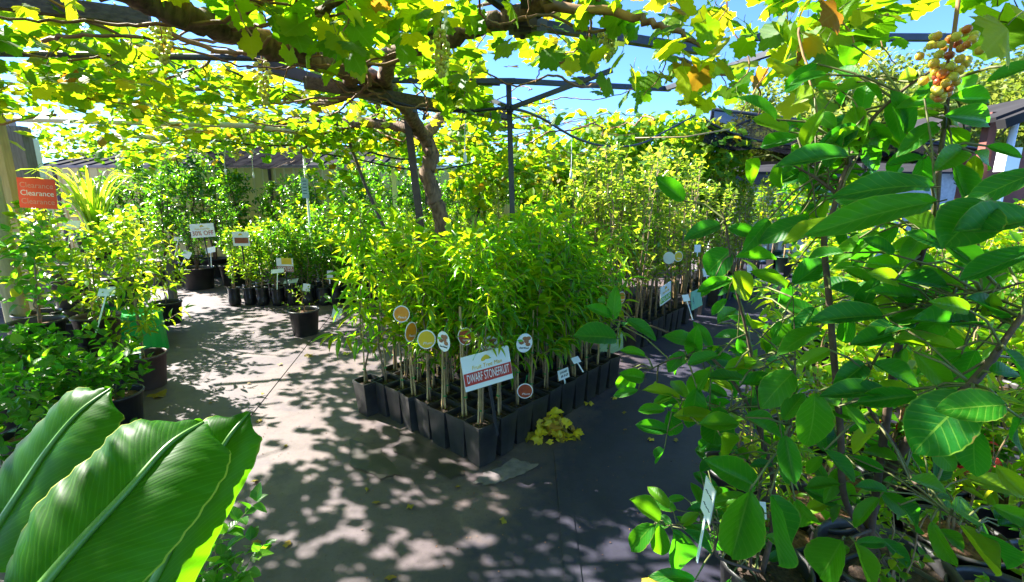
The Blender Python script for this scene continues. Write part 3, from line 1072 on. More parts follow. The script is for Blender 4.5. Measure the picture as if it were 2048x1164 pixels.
def post(px, py_top, Y, w, mat, bottom=None, holes=False):
    a = P(px, py_top, Y)
    b = Vector((a.x if bottom is None else bottom.x, Y if bottom is None else bottom.y, 0))
    mb = MB().bar(b, a, w)
    o = build('post', mb, M[mat], pg)
    if holes:
        hm = MB()
        for i in range(9):
            p = b.lerp(a, .3 + .08 * i)
            hm.lathe([(.006, 0), (.006, .003), (.0005, .003)], c=(p.x, p.y, p.z), n=6)
        V = np.vstack(hm.V)
        build('bolt', MB().add(np.array([(x, b.y - w / 2 - .0015 + (z - z), z) for x, y, z in V]) + np.array((0, 0, 0)), Q=np.vstack(hm.Q)), M['white'], o)
    return o


post(1017, 158, 3.7, .042, 'steel', bottom=Vector((.045, 3.72, 0)))
post(812, 210, 4.55, .062, 'rust', bottom=Vector((-.80, 4.5, 0)))
post(785, 288, 7.6, .07, 'cream')
post(955, 308, 8.6, .07, 'steel')
post(1245, 330, 9.2, .06, 'white')
post(850, 300, 7.9, .05, 'rust')


def beam(a, b, w, mat, z=2.42, h=None, name='beam', z2=None):
    p, q = PZ(a[0], a[1], z), PZ(b[0], b[1], z if z2 is None else z2)
    return build(name, MB().bar(p, q, w, h), M[mat], pg)


p = PZ(0, 107, 2.40); q = PZ(505, 116, 2.40)
build('tube', MB().tube([p + (p - q) * .4, p, q, q + (q - p) * .35], .019, 10), M['steel'], pg, True)
beam((840, 62), (1045, 46), .045, 'steel')
beam((1047, 46), (1400, 100), .045, 'steel')
beam((520, 128), (830, 218), .05, 'steel', 2.36, .07)
beam((610, 165), (1020, 232), .06, 'beamwood', 2.30, .07)
beam((700, 158), (1000, 166), .035, 'steel')
beam((940, 162), (1030, 162), .035, 'steel')
beam((1020, 162), (1340, 178), .035, 'steel')
beam((1022, 216), (1225, 140), .03, 'steel', 2.24, .03, 'strut', 2.43)
beam((1016, 214), (965, 192), .03, 'steel', 2.24, .03, 'strut', 2.43)
beam((690, 162), (800, 80), .035, 'steel', 2.33, .03, 'strut', 2.45)
beam((1330, 178), (1760, 30), .035, 'steel', 2.42)
beam((1480, 74), (2120, 76), .035, 'steel', 2.46)
beam((-40, -5), (300, 38), .05, 'beamwood', 2.40, .07)
beam((1045, 40), (960, -25), .04, 'steel', 2.43, .04, 'strut', 2.47)
beam((1045, 40), (1185, -30), .04, 'steel', 2.43, .04, 'strut', 2.47)
beam((1050, 40), (1052, -40), .045, 'steel', 2.43, .05)
for a, b in (((30, 238), (510, 252)), ((510, 252), (760, 292)), ((225, 272), (420, 272)), ((340, 250), (520, 287)), ((520, 287), (760, 276)), ((250, 268), (420, 295)), ((478, 283), (512, 254))):
    p, q = PZ(*a, 2.36), PZ(*b, 2.36)
    build('tube', MB().tube([p, p.lerp(q, .5), q], .028, 8), M['cream'], pg, True)
nd = PZ(1045, 44, 2.42)
br = build('bracket', MB().box(nd, (.14, .14, .075)).box(nd + Vector((0, 0, -.045)), (.085, .085, .03)).bar(nd + Vector((-.1, -.06, -.01)), nd + Vector((.11, .05, -.01)), .065, .06), M['galv'], pg)
build('bolt', MB().lathe([(.014, -.02), (.014, 0), (.001, -.021)], c=nd + Vector((0, 0, -.056)), n=6), M['rust'], br)
for a in ((840, 802), (1485, 160)):
    pass
cl = PZ(1160, 164, 2.40)
build('clamp', MB().box(cl, (.05, .07, .06)), M['steel'], pg)
cl = PZ(1020, 216, 2.24)
build('clamp', MB().box(P(1020, 217, 3.68), (.055, .06, .05)), M['steel'], pg)

# leaning stick, blue tagged pole
o = build('leaning_stick', MB().tube([P(700, 288, 5.8), P(730, 370, 5.6), P(775, 470, 5.4), G(800, 700) * 0 + Vector((-1.35, 5.3, .3))], [.02, .02, .022, .024], 7), M['rust'], smooth=True)
tag(o, 'thin dark stick leaning among the citrus left of the vine trunk', 'stick')
bp_ = thing('tagged_pole', 'thin white pole with a pale blue tag beside the hanging vine', 'pole', (0, 0, 0))
pa, pb = P(607, 305, 6.9), P(622, 470, 6.9)
build('pole', MB().tube([(pb.x + .05, 6.9, 0.3), pb, pa], .018, 8), M['white'], bp_, True)
pm = P(610, 376, 6.86)
build('tag', MB().box(pm, (.10, .012, .29)), M['paleblue'], bp_)
for k in range(5):
    build('writing', MB().box(pm + Vector((0, -.008, .1 - k * .045)), (.06 - .01 * (k % 2), .002, .012)), M['tealprint'], bp_)

# irrigation hoses hanging from the frame
def hose(pts, r, label, seed=0):
    P3 = [Vector(p) for p in pts]
    out = []
    n = len(P3)
    for i in range(n - 1):
        p0, p1, p2, p3 = P3[max(0, i - 1)], P3[i], P3[i + 1], P3[min(n - 1, i + 2)]
        for k in range(6):
            t = k / 6
            out.append(.5 * ((2 * p1) + (-p0 + p2) * t + (2 * p0 - 5 * p1 + 4 * p2 - p3) * t * t + (-p0 + 3 * p1 - 3 * p2 + p3) * t ** 3))
    out.append(P3[-1])
    o = build('irrigation_hose', MB().tube(out, r, 7), M['hose'], smooth=True)
    tag(o, label, 'hose', 'black irrigation hoses strung from the pergola')


hose([P(600, 143, 3.3), P(700, 178, 3.4), P(790, 205, 3.5), P(860, 220, 3.55), P(940, 222, 3.6), P(1020, 217, 3.66), P(1080, 235, 4.2), P(1150, 275, 4.8), P(1210, 292, 5.2), P(1280, 288, 5.6), P(1345, 255, 6.0), P(1420, 215, 6.6)],
     .012, 'black hose looping from the near beam past the dark post to the right vine')
hose([P(330, 255, 6.4), P(400, 276, 6.4), P(520, 291, 6.5), P(620, 289, 6.6), P(700, 293, 7), P(800, 318, 7.2), P(900, 310, 7.4), P(960, 312, 7.6)], .014, 'black hose sagging under the cream tubes at left')
hose([P(640, 306, 6.5), P(720, 320, 6.7), P(800, 336, 6.8), P(870, 340, 7), P(950, 326, 7.4)], .012, 'lower black hose passing behind the vine trunk')
hose([P(1405, 238, 7.6), P(1470, 268, 7.4), P(1560, 288, 7.3), P(1700, 292, 7.2), P(1860, 288, 7.0), P(1970, 300, 6.8)], .02, 'black hose strung along the front of the shade house')
o = build('orange_line', MB().tube([P(1270, 276, 5.4), P(1370, 274, 5.3), P(1460, 258, 5.2)], .008, 6), M['cane'], smooth=True)
tag(o, 'thin orange brown cane reaching from the right vine towards the shade house', 'cane')
for px, y0, y1, Y, lab in ((931, 222, 318, 3.6, 'white dripper hanging on a thin line left of the dark post'), (1143, 278, 352, 4.8, 'white dripper hanging on a thin line right of the dark post'),
                           (508, 292, 352, 6.5, 'white dripper hanging over the shrubs by the blue tagged pole'), (452, 290, 345, 7, 'white dripper hanging before the shade cloth at the back fence'), (726, 290, 340, 7.1, 'white dripper hanging under the hose left of the rusty post')):
    a, b = P(px, y0, Y), P(px - 1, y1, Y)
    d = thing('dripper', lab, 'dripper', tuple(b), group='drippers hanging from the hoses')
    build('line', MB().tube([(0, 0, .02), (0.002, 0, (a - b).length * .5), tuple(a - b)], .0035, 5), M['white'], d)
    build('weight', MB().lathe([(.002, -.03), (.012, -.025), (.014, .02), (.006, .05), (.002, .06)], n=8), M['white'], d, True)

# ------------------------------------------------------------------ GRAPE VINE
vine = thing('grape_vine', 'old grape vine with a thick twisted trunk roofing the pergola with leaves', 'vine', (-.72, 4.85, 0))
VL = vine.location


def smooth_path(pts, k=6):
    P3 = [Vector(p) for p in pts]
    out = []
    n = len(P3)
    for i in range(n - 1):
        p0, p1, p2, p3 = P3[max(0, i - 1)], P3[i], P3[i + 1], P3[min(n - 1, i + 2)]
        for q in range(k):
            t = q / k
            out.append(.5 * ((2 * p1) + (-p0 + p2) * t + (2 * p0 - 5 * p1 + 4 * p2 - p3) * t * t + (-p0 + 3 * p1 - 3 * p2 + p3) * t ** 3))
    out.append(P3[-1])
    return out


def limb(name, pts, r0, r1, lump=.16, mat='bark', jit=.012, n=12):
    pp = smooth_path(pts, 7)
    k = len(pp)
    q = random.Random(int(abs(pts[0][0]) * 1000 + abs(pts[-1][1]) * 77))
    pp = [p + Vector((q.uniform(-jit, jit), q.uniform(-jit, jit), q.uniform(-jit, jit))) - VL for p in pp]
    return build(name, MB().tube(pp, [r0 + (r1 - r0) * i / (k - 1) for i in range(k)], n, lump=lump), M[mat], vine, True)


limb('trunk', [(-.70, 4.85, 0), P(884, 450, 4.85), P(868, 400, 4.85), P(856, 350, 4.8), P(862, 310, 4.8), P(848, 268, 4.75)], .082, .068, .16)
limb('branch', [P(848, 275, 4.75), P(820, 230, 4.4), P(775, 175, 3.7), P(700, 140, 3.1), P(620, 118, 2.7), P(540, 92, 2.4), P(430, 50, 2.1), P(330, 14, 1.85), P(200, -40, 1.6)], .066, .046, .14)
limb('branch', [P(775, 178, 3.7), P(770, 130, 3.1), P(800, 98, 2.8), P(870, 88, 2.6), P(940, 58, 2.45), P(1030, 32, 2.35), P(1100, 0, 2.2)], .05, .034, .14)
limb('branch', [P(850, 275, 4.75), P(880, 235, 5.2), P(905, 238, 5.6), P(1000, 250, 6.4), P(1100, 255, 7.2)], .06, .03, .14)
limb('branch', [P(848, 272, 4.75), P(790, 250, 5.0), P(700, 245, 5.3), P(600, 240, 5.6), P(480, 250, 6.2), P(350, 262, 6.8)], .06, .025, .14)
limb('branch', [P(700, 145, 3.1), P(690, 185, 3.6), P(640, 205, 4.2), P(560, 190, 4.3), P(470, 170, 4.2), P(380, 178, 4.4)], .045, .02)
limb('branch', [P(620, 120, 2.7), P(600, 60, 2.3), P(640, 20, 2.1), P(720, -30, 1.9)], .03, .015)
limb('branch', [P(790, 185, 3.9), P(760, 200, 4.6), P(740, 240, 5.2), P(650, 268, 6.0), P(600, 300, 6.4)], .03, .014)
limb('branch', [P(1090, 10, 2.2), P(1250, 30, 2.1), P(1330, 60, 2.0), P(1420, 100, 2.0)], .02, .008, mat='twig')
# thin canes woven through the roof
qr = random.Random(5)
for i in range(120):
    if i < 56:
        x, y = qr.uniform(-2.4, .2), qr.uniform(2.4, 6.5)
    else:
        x, y = qr.uniform(-6.5, 1.6), qr.uniform(1.4, 8)
    z = qr.uniform(2.28, 2.5)
    a = qr.uniform(0, 2 * PI)
    pts = [(x, y, z)]
    for k in range(5):
        a += qr.uniform(-.7, .7)
        x += math.cos(a) * .24; y += math.sin(a) * .24; z = min(2.58, max(2.1, z + qr.uniform(-.09, .08)))
        pts.append((x, y, z))
    limb('cane', pts, qr.uniform(.004, .014), .003, .05, 'twig', .006, 6)

# roof foliage: leaves by density; gaps where the photo shows sky and where sun reaches the path
LIT = [(345, 690), (440, 650), (560, 630), (700, 660), (690, 700), (600, 730), (560, 770), (590, 800), (655, 835), (640, 900), (560, 945), (470, 985), (430, 930), (500, 850), (480, 800), (345, 800), (335, 745)]
LIT2 = [(320, 610), (450, 580), (445, 615), (330, 650)]
DAPPLE = [(560, 640), (700, 640), (720, 830), (960, 960), (1060, 1010), (1050, 1200), (400, 1200), (470, 960), (650, 890), (560, 770)]
SKYGAPS = [[(930, 150), (985, 95), (1060, 90), (1110, 150), (1095, 215), (1040, 235), (985, 205)], [(1090, 105), (1150, 120), (1215, 150), (1200, 200), (1100, 215)],
           [(1480, 60), (1560, 75), (1580, 110), (1545, 225), (1490, 245), (1470, 215), (1510, 150)], [(1560, 195), (1660, 230), (1800, 140), (2048, 110), (2048, 330), (1480, 330)],
           [(1780, 30), (1930, 20), (1930, 140), (1780, 160)], [(1430, 215), (2048, 200), (2048, 420), (1430, 420)], [(0, 85), (55, 95), (40, 160), (0, 175)], [(1950, 70), (2048, 75), (2048, 120), (1950, 120)],
           [(60, 185), (215, 190), (230, 232), (80, 235)]]
SHOWN = [([(30, 238), (510, 252), (760, 292)], 14, 5.5), ([(225, 272), (420, 272)], 12, 6), ([(340, 250), (520, 287), (760, 276)], 14, 5.5), ([(240, -10), (330, 14), (430, 50), (540, 92), (620, 118), (700, 140), (775, 175), (820, 230)], 48, 3.6), ([(0, 108), (505, 116)], 22, 3.2), ([(505, 116), (830, 218)], 26, 3.6), ([(770, 120), (870, 88), (940, 58), (1030, 32)], 36, 2.9), ([(960, 30), (1230, 72)], 36, 2.6), ([(840, 210), (870, 330)], 40, 5), ([(0, 0), (300, 38)], 22, 2.2), ([(690, 162), (800, 80)], 18, 3.3), ([(1000, 162), (1330, 178)], 16, 3.8)]
OPEN = [(.9, -6.5, -2.9, 3.3, 6.4, .22), (1.15, -1.35, .9, 3.1, 4.9, .25), (.9, -4.6, -.8, 6.0, 8.8, .2), (.95, -1.35, -.3, .5, 1.25, .16)]
kx_, ky_ = -SUN_DIR.x / SUN_DIR.z, -SUN_DIR.y / SUN_DIR.z


def lump2(x, y):
    return (np.sin(x * 2.1 + 1.3 * np.sin(y * 1.7)) * np.sin(y * 2.4 + 1.1 * np.sin(x * 1.9 + 2)) + .6 * np.sin(x * 5.3 + y * 3.1 + 1) * np.sin(y * 5.9 - x * 2.2))


def light_keep(V):
    V = np.asarray(V, float)
    x, y, z = V.T
    pr = np.ones(len(V))
    gx, gy, gd = proj(np.stack([x + kx_ * z, y + ky_ * z, 0 * z], 1))
    pr = np.where(inpoly(gx, gy, LIT) | inpoly(gx, gy, LIT2), .02, pr)
    for z0, x0, x1, y0, y1, f in OPEN:          # thin spots over plants that stand in the sun
        qx, qy = x + kx_ * (z - z0), y + ky_ * (z - z0)
        pr = np.where((qx > x0) & (qx < x1) & (qy > y0) & (qy < y1), pr * f, pr)
    return pr


def roof_leaves(n, x0, x1, y0, y1, zc, zs, keep=1.0):
    x, y = rng.uniform(x0, x1, n), rng.uniform(y0, y1, n)
    z = zc + rng.normal(scale=zs, size=n) - np.abs(rng.normal(scale=.06, size=n))
    V = np.stack([x, y, z], 1)
    px, py, dep = proj(V)
    pr = np.full(n, keep)
    gx, gy, gd = proj(np.stack([x + kx_ * z, y + ky_ * z, 0 * z], 1))
    dap = inpoly(gx, gy, DAPPLE)
    pr *= np.where(dap, .9, .72 * np.clip(.85 + .5 * lump2(x, y), .25, 1))
    pr *= light_keep(V)
    pr = np.where(y > 7.4, pr * .5, pr)
    for pl in SKYGAPS:
        pr = np.where(inpoly(px, py, pl), pr * .02, pr)
    for path, wpx, ymax in SHOWN:
        for (ax, ay), (bx, by) in zip(path[:-1], path[1:]):
            tt = np.clip(((px - ax) * (bx - ax) + (py - ay) * (by - ay)) / ((bx - ax) ** 2 + (by - ay) ** 2), 0, 1)
            dd = np.hypot(px - ax - tt * (bx - ax), py - ay - tt * (by - ay))
            pr = np.where((dd < wpx) & (y < ymax), pr * .1, pr)
    m = rng.random(n) < pr
    return V[m]


A1 = roof_leaves(33000, -8.4, -.35, .3, 8.6, 2.47, .085)
A2 = roof_leaves(4200, -.35, 1.9, .3, 2.5, 2.46, .08, .4)
A4 = roof_leaves(9500, -7, 2.6, -4.5, .3, 2.5, .1, .9)  # roof carried on unseen behind the camera, added to block sky light
A3 = roof_leaves(2400, -.5, .5, 2.5, 4.2, 2.45, .08, .5)
roofV = np.vstack([A1, A2, A3, A4])
# low fringes hanging under the roof (photo regions with their distance)
FR = [([(60, 225), (440, 245), (440, 325), (60, 315)], 6.9, 380), ([(0, 190), (420, 225), (430, 290), (330, 320), (0, 310)], 6.3, 420), ([(420, 235), (800, 245), (800, 300), (430, 300)], 7.0, 260), ([(100, 170), (340, 160), (440, 250), (300, 330), (170, 300), (20, 280)], 4.6, 240), ([(200, 280), (310, 280), (320, 345), (230, 350)], 5.5, 90),
      ([(610, 300), (700, 295), (735, 330), (720, 390), (640, 390), (605, 350)], 6.6, 190), ([(400, 150), (700, 150), (780, 280), (560, 285)], 5.6, 260),
      ([(840, 130), (960, 90), (985, 205), (1010, 300), (930, 330), (860, 230)], 4.9, 260), ([(930, 230), (1110, 190), (1130, 330), (1060, 400), (940, 330)], 6.2, 460),
      ([(690, 290), (960, 300), (960, 350), (700, 350)], 7.4, 160)]
low = []
for poly, Y, n in FR:
    xs, ys = [p[0] for p in poly], [p[1] for p in poly]
    c = 0
    while c < n:
        a, b = qr.uniform(min(xs), max(xs)), qr.uniform(min(ys), max(ys))
        if inpoly(np.array([a]), np.array([b]), poly)[0]:
            low.append(tuple(P(a, b, Y + qr.gauss(0, .35))))
            c += 1
lowV = np.array(low)
lowV = lowV[rng.random(len(lowV)) < np.maximum(light_keep(lowV), np.where(lowV[:, 1] > 5.6, .55, 0))]


def vine_frames(n, tilt=.55):
    D = np.stack([rng.normal(size=n), rng.normal(size=n), rng.normal(scale=.35, size=n) - .35], 1)
    N = np.stack([rng.normal(scale=tilt, size=n), rng.normal(scale=tilt, size=n), np.ones(n)], 1)
    return D, N


# nearest leaves as separate parts, hung where shoots droop into view
NEAR = [([(465, 0), (720, 0), (720, 110), (640, 140), (560, 80), (480, 60)], 1.55, 2.1, 34), ([(1100, 85), (1290, 50), (1380, 70), (1330, 195), (1250, 150), (1110, 165)], 1.9, 2.6, 22),
        ([(1320, 0), (1790, 0), (1740, 60), (1690, 90), (1640, 150), (1560, 130), (1480, 60), (1440, 140), (1340, 150)], 1.5, 2.2, 62),
        ([(1570, 120), (1650, 140), (1625, 210), (1570, 200)], 1.35, 1.6, 6), ([(1930, 0), (2048, 0), (2048, 60), (1960, 50)], .8, 1.1, 5),
        ([(0, 40), (330, 40), (420, 110), (330, 200), (60, 230)], 2.3, 3.4, 60), ([(720, 0), (1000, 0), (960, 60), (760, 90)], 1.9, 2.5, 26), ([(1160, 160), (1240, 150), (1300, 200), (1200, 200)], 2.4, 3.0, 5),
        ([(850, 100), (960, 110), (940, 230), (870, 200)], 2.6, 3.4, 26), ([(1330, 120), (1500, 110), (1520, 160), (1440, 215), (1380, 190)], 2.2, 3.0, 26)]
me_v = []
for tp in (T_VINE, T_VINE2, T_VINE3):
    mb = MB()
    mb.add(tp[0], T=tp[2], uv=tp[3])
    mb.tube([(0, .05, 0), (0.01, -.12, .05), (0.0, -.32, .16)], [.014, .011, .012], 4, m=1)
    me_v.append(mb.mesh('leaf', [M['vine'], M['greenstem']], True))
cnt = 0
for poly, ya, yb, n in NEAR:
    xs, ys = [p[0] for p in poly], [p[1] for p in poly]
    c = 0
    while c < n:
        a, b = qr.uniform(min(xs), max(xs)), qr.uniform(min(ys), max(ys))
        if not inpoly(np.array([a]), np.array([b]), poly)[0]:
            continue
        Y = qr.uniform(ya, yb)
        p = P(a, b, Y)
        c += 1
        if qr.random() > light_keep([tuple(p)])[0] + .1:
            continue
        S = qr.uniform(.075, .125)
        D = Vector((qr.gauss(0, .7), qr.gauss(0, .5), -.55 + qr.gauss(0, .3)))
        N = Vector((qr.gauss(0, .5), qr.gauss(-.35, .45), .75))
        mt = leaf_matrix(p - VL, D, N, S, S * qr.uniform(.9, 1.15))
        o = obj('leaf', qr.choice(me_v), vine)
        o.matrix_local = mt
        cnt += 1
    # shoots the leaves grow from
    for k in range(max(1, n // 12) if n > 5 else 0):
        a, b = qr.uniform(min(xs), max(xs)), qr.uniform(min(ys), max(ys))
        q0 = P(a, b, qr.uniform(ya, yb))
        limb('shoot', [q0 + Vector((qr.uniform(-.15, .15), .1, .22)), q0, q0 + Vector((qr.uniform(-.12, .12), -.05, -.12))], .0038, .002, 0, 'twig', .004, 6)

allV = np.vstack([roofV, lowV])
D, N = vine_frames(len(allV))
S = rng.uniform(.068, .122, len(allV))
_, _, dep = proj(allV)
near = dep < 3.6
mb = MB()
for k, tp in enumerate((T_VINE, T_VINE2, T_VINE3)):
    m = near & (np.arange(len(allV)) % 3 == k)
    scatter(mb, tp, allV[m] - np.array(VL), D[m], N[m], S[m], S[m] * 1.02)
m = ~near
scatter(mb, T_VINELO, allV[m] - np.array(VL), D[m], N[m], S[m], S[m] * 1.02)
build('foliage', mb, M['vine'], vine, False, kind='stuff')

# grape bunches: sub-part grapes
GM = bpy.data.meshes.new('grape')
import bmesh
bm = bmesh.new()
bmesh.ops.create_icosphere(bm, subdivisions=2, radius=1.0)
bm.to_mesh(GM)
bm.free()
GM.materials.append(M['grape'])
GM.polygons.foreach_set('use_smooth', np.ones(len(GM.polygons), bool))


GM2 = GM.copy()
GM2.materials.clear()
M['grape2'] = plain('green_grape_skin', (0.62, 0.62, 0.10), (0.46, 0.52, 0.08), 20, 0.35)
GM2.materials.append(M['grape2'])


def bunch(px, py, Y, h, n, r, wide=.4):
    top = P(px, py, Y) - VL
    b = obj('grape_bunch', MB().tube([(0, 0, .08), (.004, 0, 0), (0, 0, -h * .8)], [.004, .004, .002], 5).mesh('grape_stalk', M['twig'], True), vine, loc=top)
    for i in range(n):
        t = (i + .5) / n
        w = h * wide * (math.sin(PI * (.15 + .8 * t)) ** .8) * (1 - .45 * t)
        a = i * 2.4
        rr = w * (.35 + .65 * qr.random())
        obj('grape', GM if Y < 1.5 else GM2, b, loc=(math.cos(a) * rr, math.sin(a) * rr, -h * t * .95), scale=(r * qr.uniform(.8, 1.1),) * 3)


bunch(1905, 62, .95, .13, 52, .0088, .42)
bunch(880, 62, 2.1, .19, 44, .0115, .3)
bunch(318, 45, 2.1, .17, 36, .0115, .36)
bunch(522, 118, 2.7, .25, 44, .012, .25)
bunch(1217, 62, 2.3, .12, 26, .0125, .5)
bunch(470, 292, 6.3, .2, 16, .018, .3)

# second vine: leafy mound over the far right frame
vine2 = thing('grape_vine', 'sunlit second vine heaped over a frame behind the pear trees', 'vine', (2.3, 8.2, 0))
limb2 = MB().tube([(-.4, -.3, 0), (-.45, -.3, .9), (-.35, -.2, 1.6), (0, 0, 2.3)], [.07, .06, .05, .03], 10, lump=.15)
limb2.tube([(-.45, -.3, 1.2), (-1.2, -.2, 1.7), (-2.2, 0, 2.0)], [.04, .03, .015], 8).tube([(-.35, -.2, 1.6), (.6, 0, 2.1), (1.2, .1, 2.3)], [.04, .03, .015], 8)
build('trunk', limb2, M['bark'], vine2, True)
pts, nor = [], []
for cx, cy, cz, rx, ry, rz, n in ((-.65, -.3, 2.05, .95, .8, .9, 1500), (.35, -.2, 2.05, 1.05, .9, .95, 1900), (1.0, -.3, 2.15, .65, .7, .7, 700), (-1.55, .1, 1.9, .7, .7, .65, 800), (-.1, -.6, 1.2, 1.2, .6, .7, 1000),
                                 (-2.3, .2, 2.0, .55, .6, .5, 450), (-2.9, .3, 1.9, .5, .6, .6, 420)):
    d = rng.normal(size=(n, 3))
    d /= np.linalg.norm(d, axis=1)[:, None]
    k = .72 + .34 * rng.random(n) + .1 * np.sin(d[:, 0] * 9) * np.sin(d[:, 2] * 8 + d[:, 1] * 6)
    pts.append(np.array((cx, cy, cz)) + d * k[:, None] * np.array((rx, ry, rz)))
    nor.append(d)
pts, nor = np.vstack(pts), np.vstack(nor)
D = rng.normal(size=pts.shape) * .6 + np.array((0, 0, -.6))
scatter_mb = scatter(MB(), T_VINELO, pts, D, nor * .7 + np.array((0, 0, .7)) + rng.normal(scale=.4, size=pts.shape), rng.uniform(.09, .16, len(pts)), rng.uniform(.09, .16, len(pts)))
build('foliage', scatter_mb, M['vine'], vine2, False, kind='stuff')
# third vine low hanging curtain beside the tagged pole is part of the old vine (built above)

# ------------------------------------------------------------------ THE TREE BEDS
U = Vector((.655, .755, 0)).normalized()
W_ = Vector((-.755, .655, 0)).normalized()
BED0 = Vector((-.185, 2.475, 0))
yaw = math.atan2(U.y, U.x)
peach = [grow(100 + s, .96 + .08 * (s % 4), .22, 17, .27, T_LANCE, .12, .21, per=8, up=34, droop=.5, rstem=.008, mat='stone') for s in range(5)]
apric = [grow(200 + s, .94 + .08 * (s % 4), .40, 12, .26, T_OVATE, .074, .78, per=8, up=42, droop=.15, rstem=.008, mat='apricot') for s in range(5)]
almond = [grow(300 + s, 1.02, .52, 13, .22, T_LANCE, .085, .26, per=10, up=30, droop=.35, rstem=.008, mat='stone') for s in range(2)]
STG = 'dwarf stonefruit trees in black square pots'
k = 0
for i in range(10):
    for j in range(8):
        p = BED0 + U * (i * .168) + W_ * (j * .160)
        if j == 7 and i == 0:
            p = p + Vector((-.02, -.10, 0))
        p += Vector((random.uniform(-.006, .006), random.uniform(-.006, .006), 0))
        k += 1
        if i == 0 and j == 0:
            lab = 'dwarf almond tree in the pot at the very front corner, under the stonefruit sign'
        elif j == 0:
            lab = f'dwarf fruit tree, {ORD[i]} pot from the front corner along the right edge'
        elif i == 0 and j < 7:
            lab = f'dwarf fruit tree, {ORD[j]} pot from the front corner along the left edge'
        elif i == 0:
            lab = 'dwarf fruit tree in the pot standing out at the left end of the front row'
        else:
            lab = None
        kindset = almond if (i <= 1 and j <= 1) or (i == 0 and j == 2) else (apric if (j >= 4 or (j == 3 and i % 2)) != (random.random() < .12) else peach)
        if lab is None:
            lab = 'round leaved dwarf apricot tree hemmed in by neighbours inside the bed' if kindset is apric else 'long leaved dwarf peach tree hemmed in by neighbours inside the bed'
        st, fo = kindset[random.randrange(len(kindset))]
        t = potted('dwarf_fruit_tree', lab, 'potted tree', p, yaw + random.gauss(0, .07), STG, ME_SQ, ME_SQSOIL, st, fo, ME_CANE[random.randrange(4)], scale=random.uniform(.80, 1.13))
        t.rotation_euler.x, t.rotation_euler.y = random.uniform(-.022, .022), random.uniform(-.022, .022)
        ta, tb, tc_ = random.uniform(-.06, .06), random.uniform(-.06, .06), random.uniform(0, 6.28)
        for ch in t.children:
            if ch.name.startswith(('stem', 'foliage')):
                ch.rotation_euler = (ta, tb, tc_)
            if ch.name.startswith('stake'):
                ch.rotation_euler = (0, 0, random.uniform(0, 6.28))

pearv = [grow(400 + s, 1.72 + .09 * (s % 4),   .40, 17, .30, T_ELL, .080, .52, per=7, up=58, droop=.12, rstem=.012, mat='pear', stems=1 + s % 2, spread=.03) for s in range(6)]
PRG = 'tall pear trees in black square pots'
PB0 = Vector((1.28, 4.55, 0))
for i in range(19):
    for j in range(4):
        if j >= 3 and i % 2 == 0 and i > 6:
            continue
        p = PB0 + U * (i * .185 + max(0, i - 6) * .11) + W_ * (j * .25)
        if i > 9:
            p += U * .35
        if j == 0:
            lab = f'slim pear tree, {ORD[i]} pot from the front along the path edge of the pear bed'
        elif i == 0:
            lab = f'slim pear tree, {ORD[j]} pot from the path along the front of the pear bed'
        else:
            lab = 'slim pear tree hidden among others inside the pear bed'
        st, fo = pearv[random.randrange(6)]
        t = potted('pear_tree', lab, 'potted tree', p + Vector((random.uniform(-.012, .012), random.uniform(-.012, .012), 0)), yaw, PRG, ME_SQ, ME_SQSOIL, st, fo, ME_CANE[2 + random.randrange(2)] if random.random() < .35 else None, scale=random.uniform(.86, 1.05) * (1 if i < 9 else .95))
        ta, tb, tc_ = random.uniform(-.07, .07), random.uniform(-.07, .07), random.uniform(0, 6.28)
        for ch in t.children:
            if ch.name.startswith(('stem', 'foliage')):
                ch.rotation_euler = (ta, tb, tc_)

# bagged citrus bed at the left back
cit = [grow(500 + s, .78 + .08 * (s % 4), .10, 22, .22, T_ELL, .060, .50, per=9, up=48, droop=.05, rstem=.008, mat=('citrus', 'lime', 'citrus', 'citrus', 'lime', 'citrus')[s], stems=1 + s % 2, spread=.05) for s in range(6)]
CTG = 'young citrus trees in black planter bags'
for j in range(7):
    for i in range(14):
        if j == 0 and i > 8:
            continue
        if j > 2 and i % 2 == (j % 2):
            continue
        p = Vector((-4.15 + i * .215 + .06 * j, 6.62 + j * .235, 0)) + Vector((random.uniform(-.03, .03), random.uniform(-.03, .03), 0))
        if j == 0:
            lab = f'young citrus in a black planter bag, {ORD[i]} from the path in the front row'
        else:
            lab = 'young citrus tree standing behind the front row of planter bags'
        v = (i * 3 + j * 5) % 6 if i > 1 else 1
        st, fo = cit[v]
        t = potted('citrus_tree', lab, 'potted tree', p, random.uniform(0, 6.28), CTG, ME_BAG[(i + j) % 3], ME_BAGSOIL, st, fo, None, scale=random.uniform(.88, 1.08) * (1 + .07 * j), pname='planter_bag')

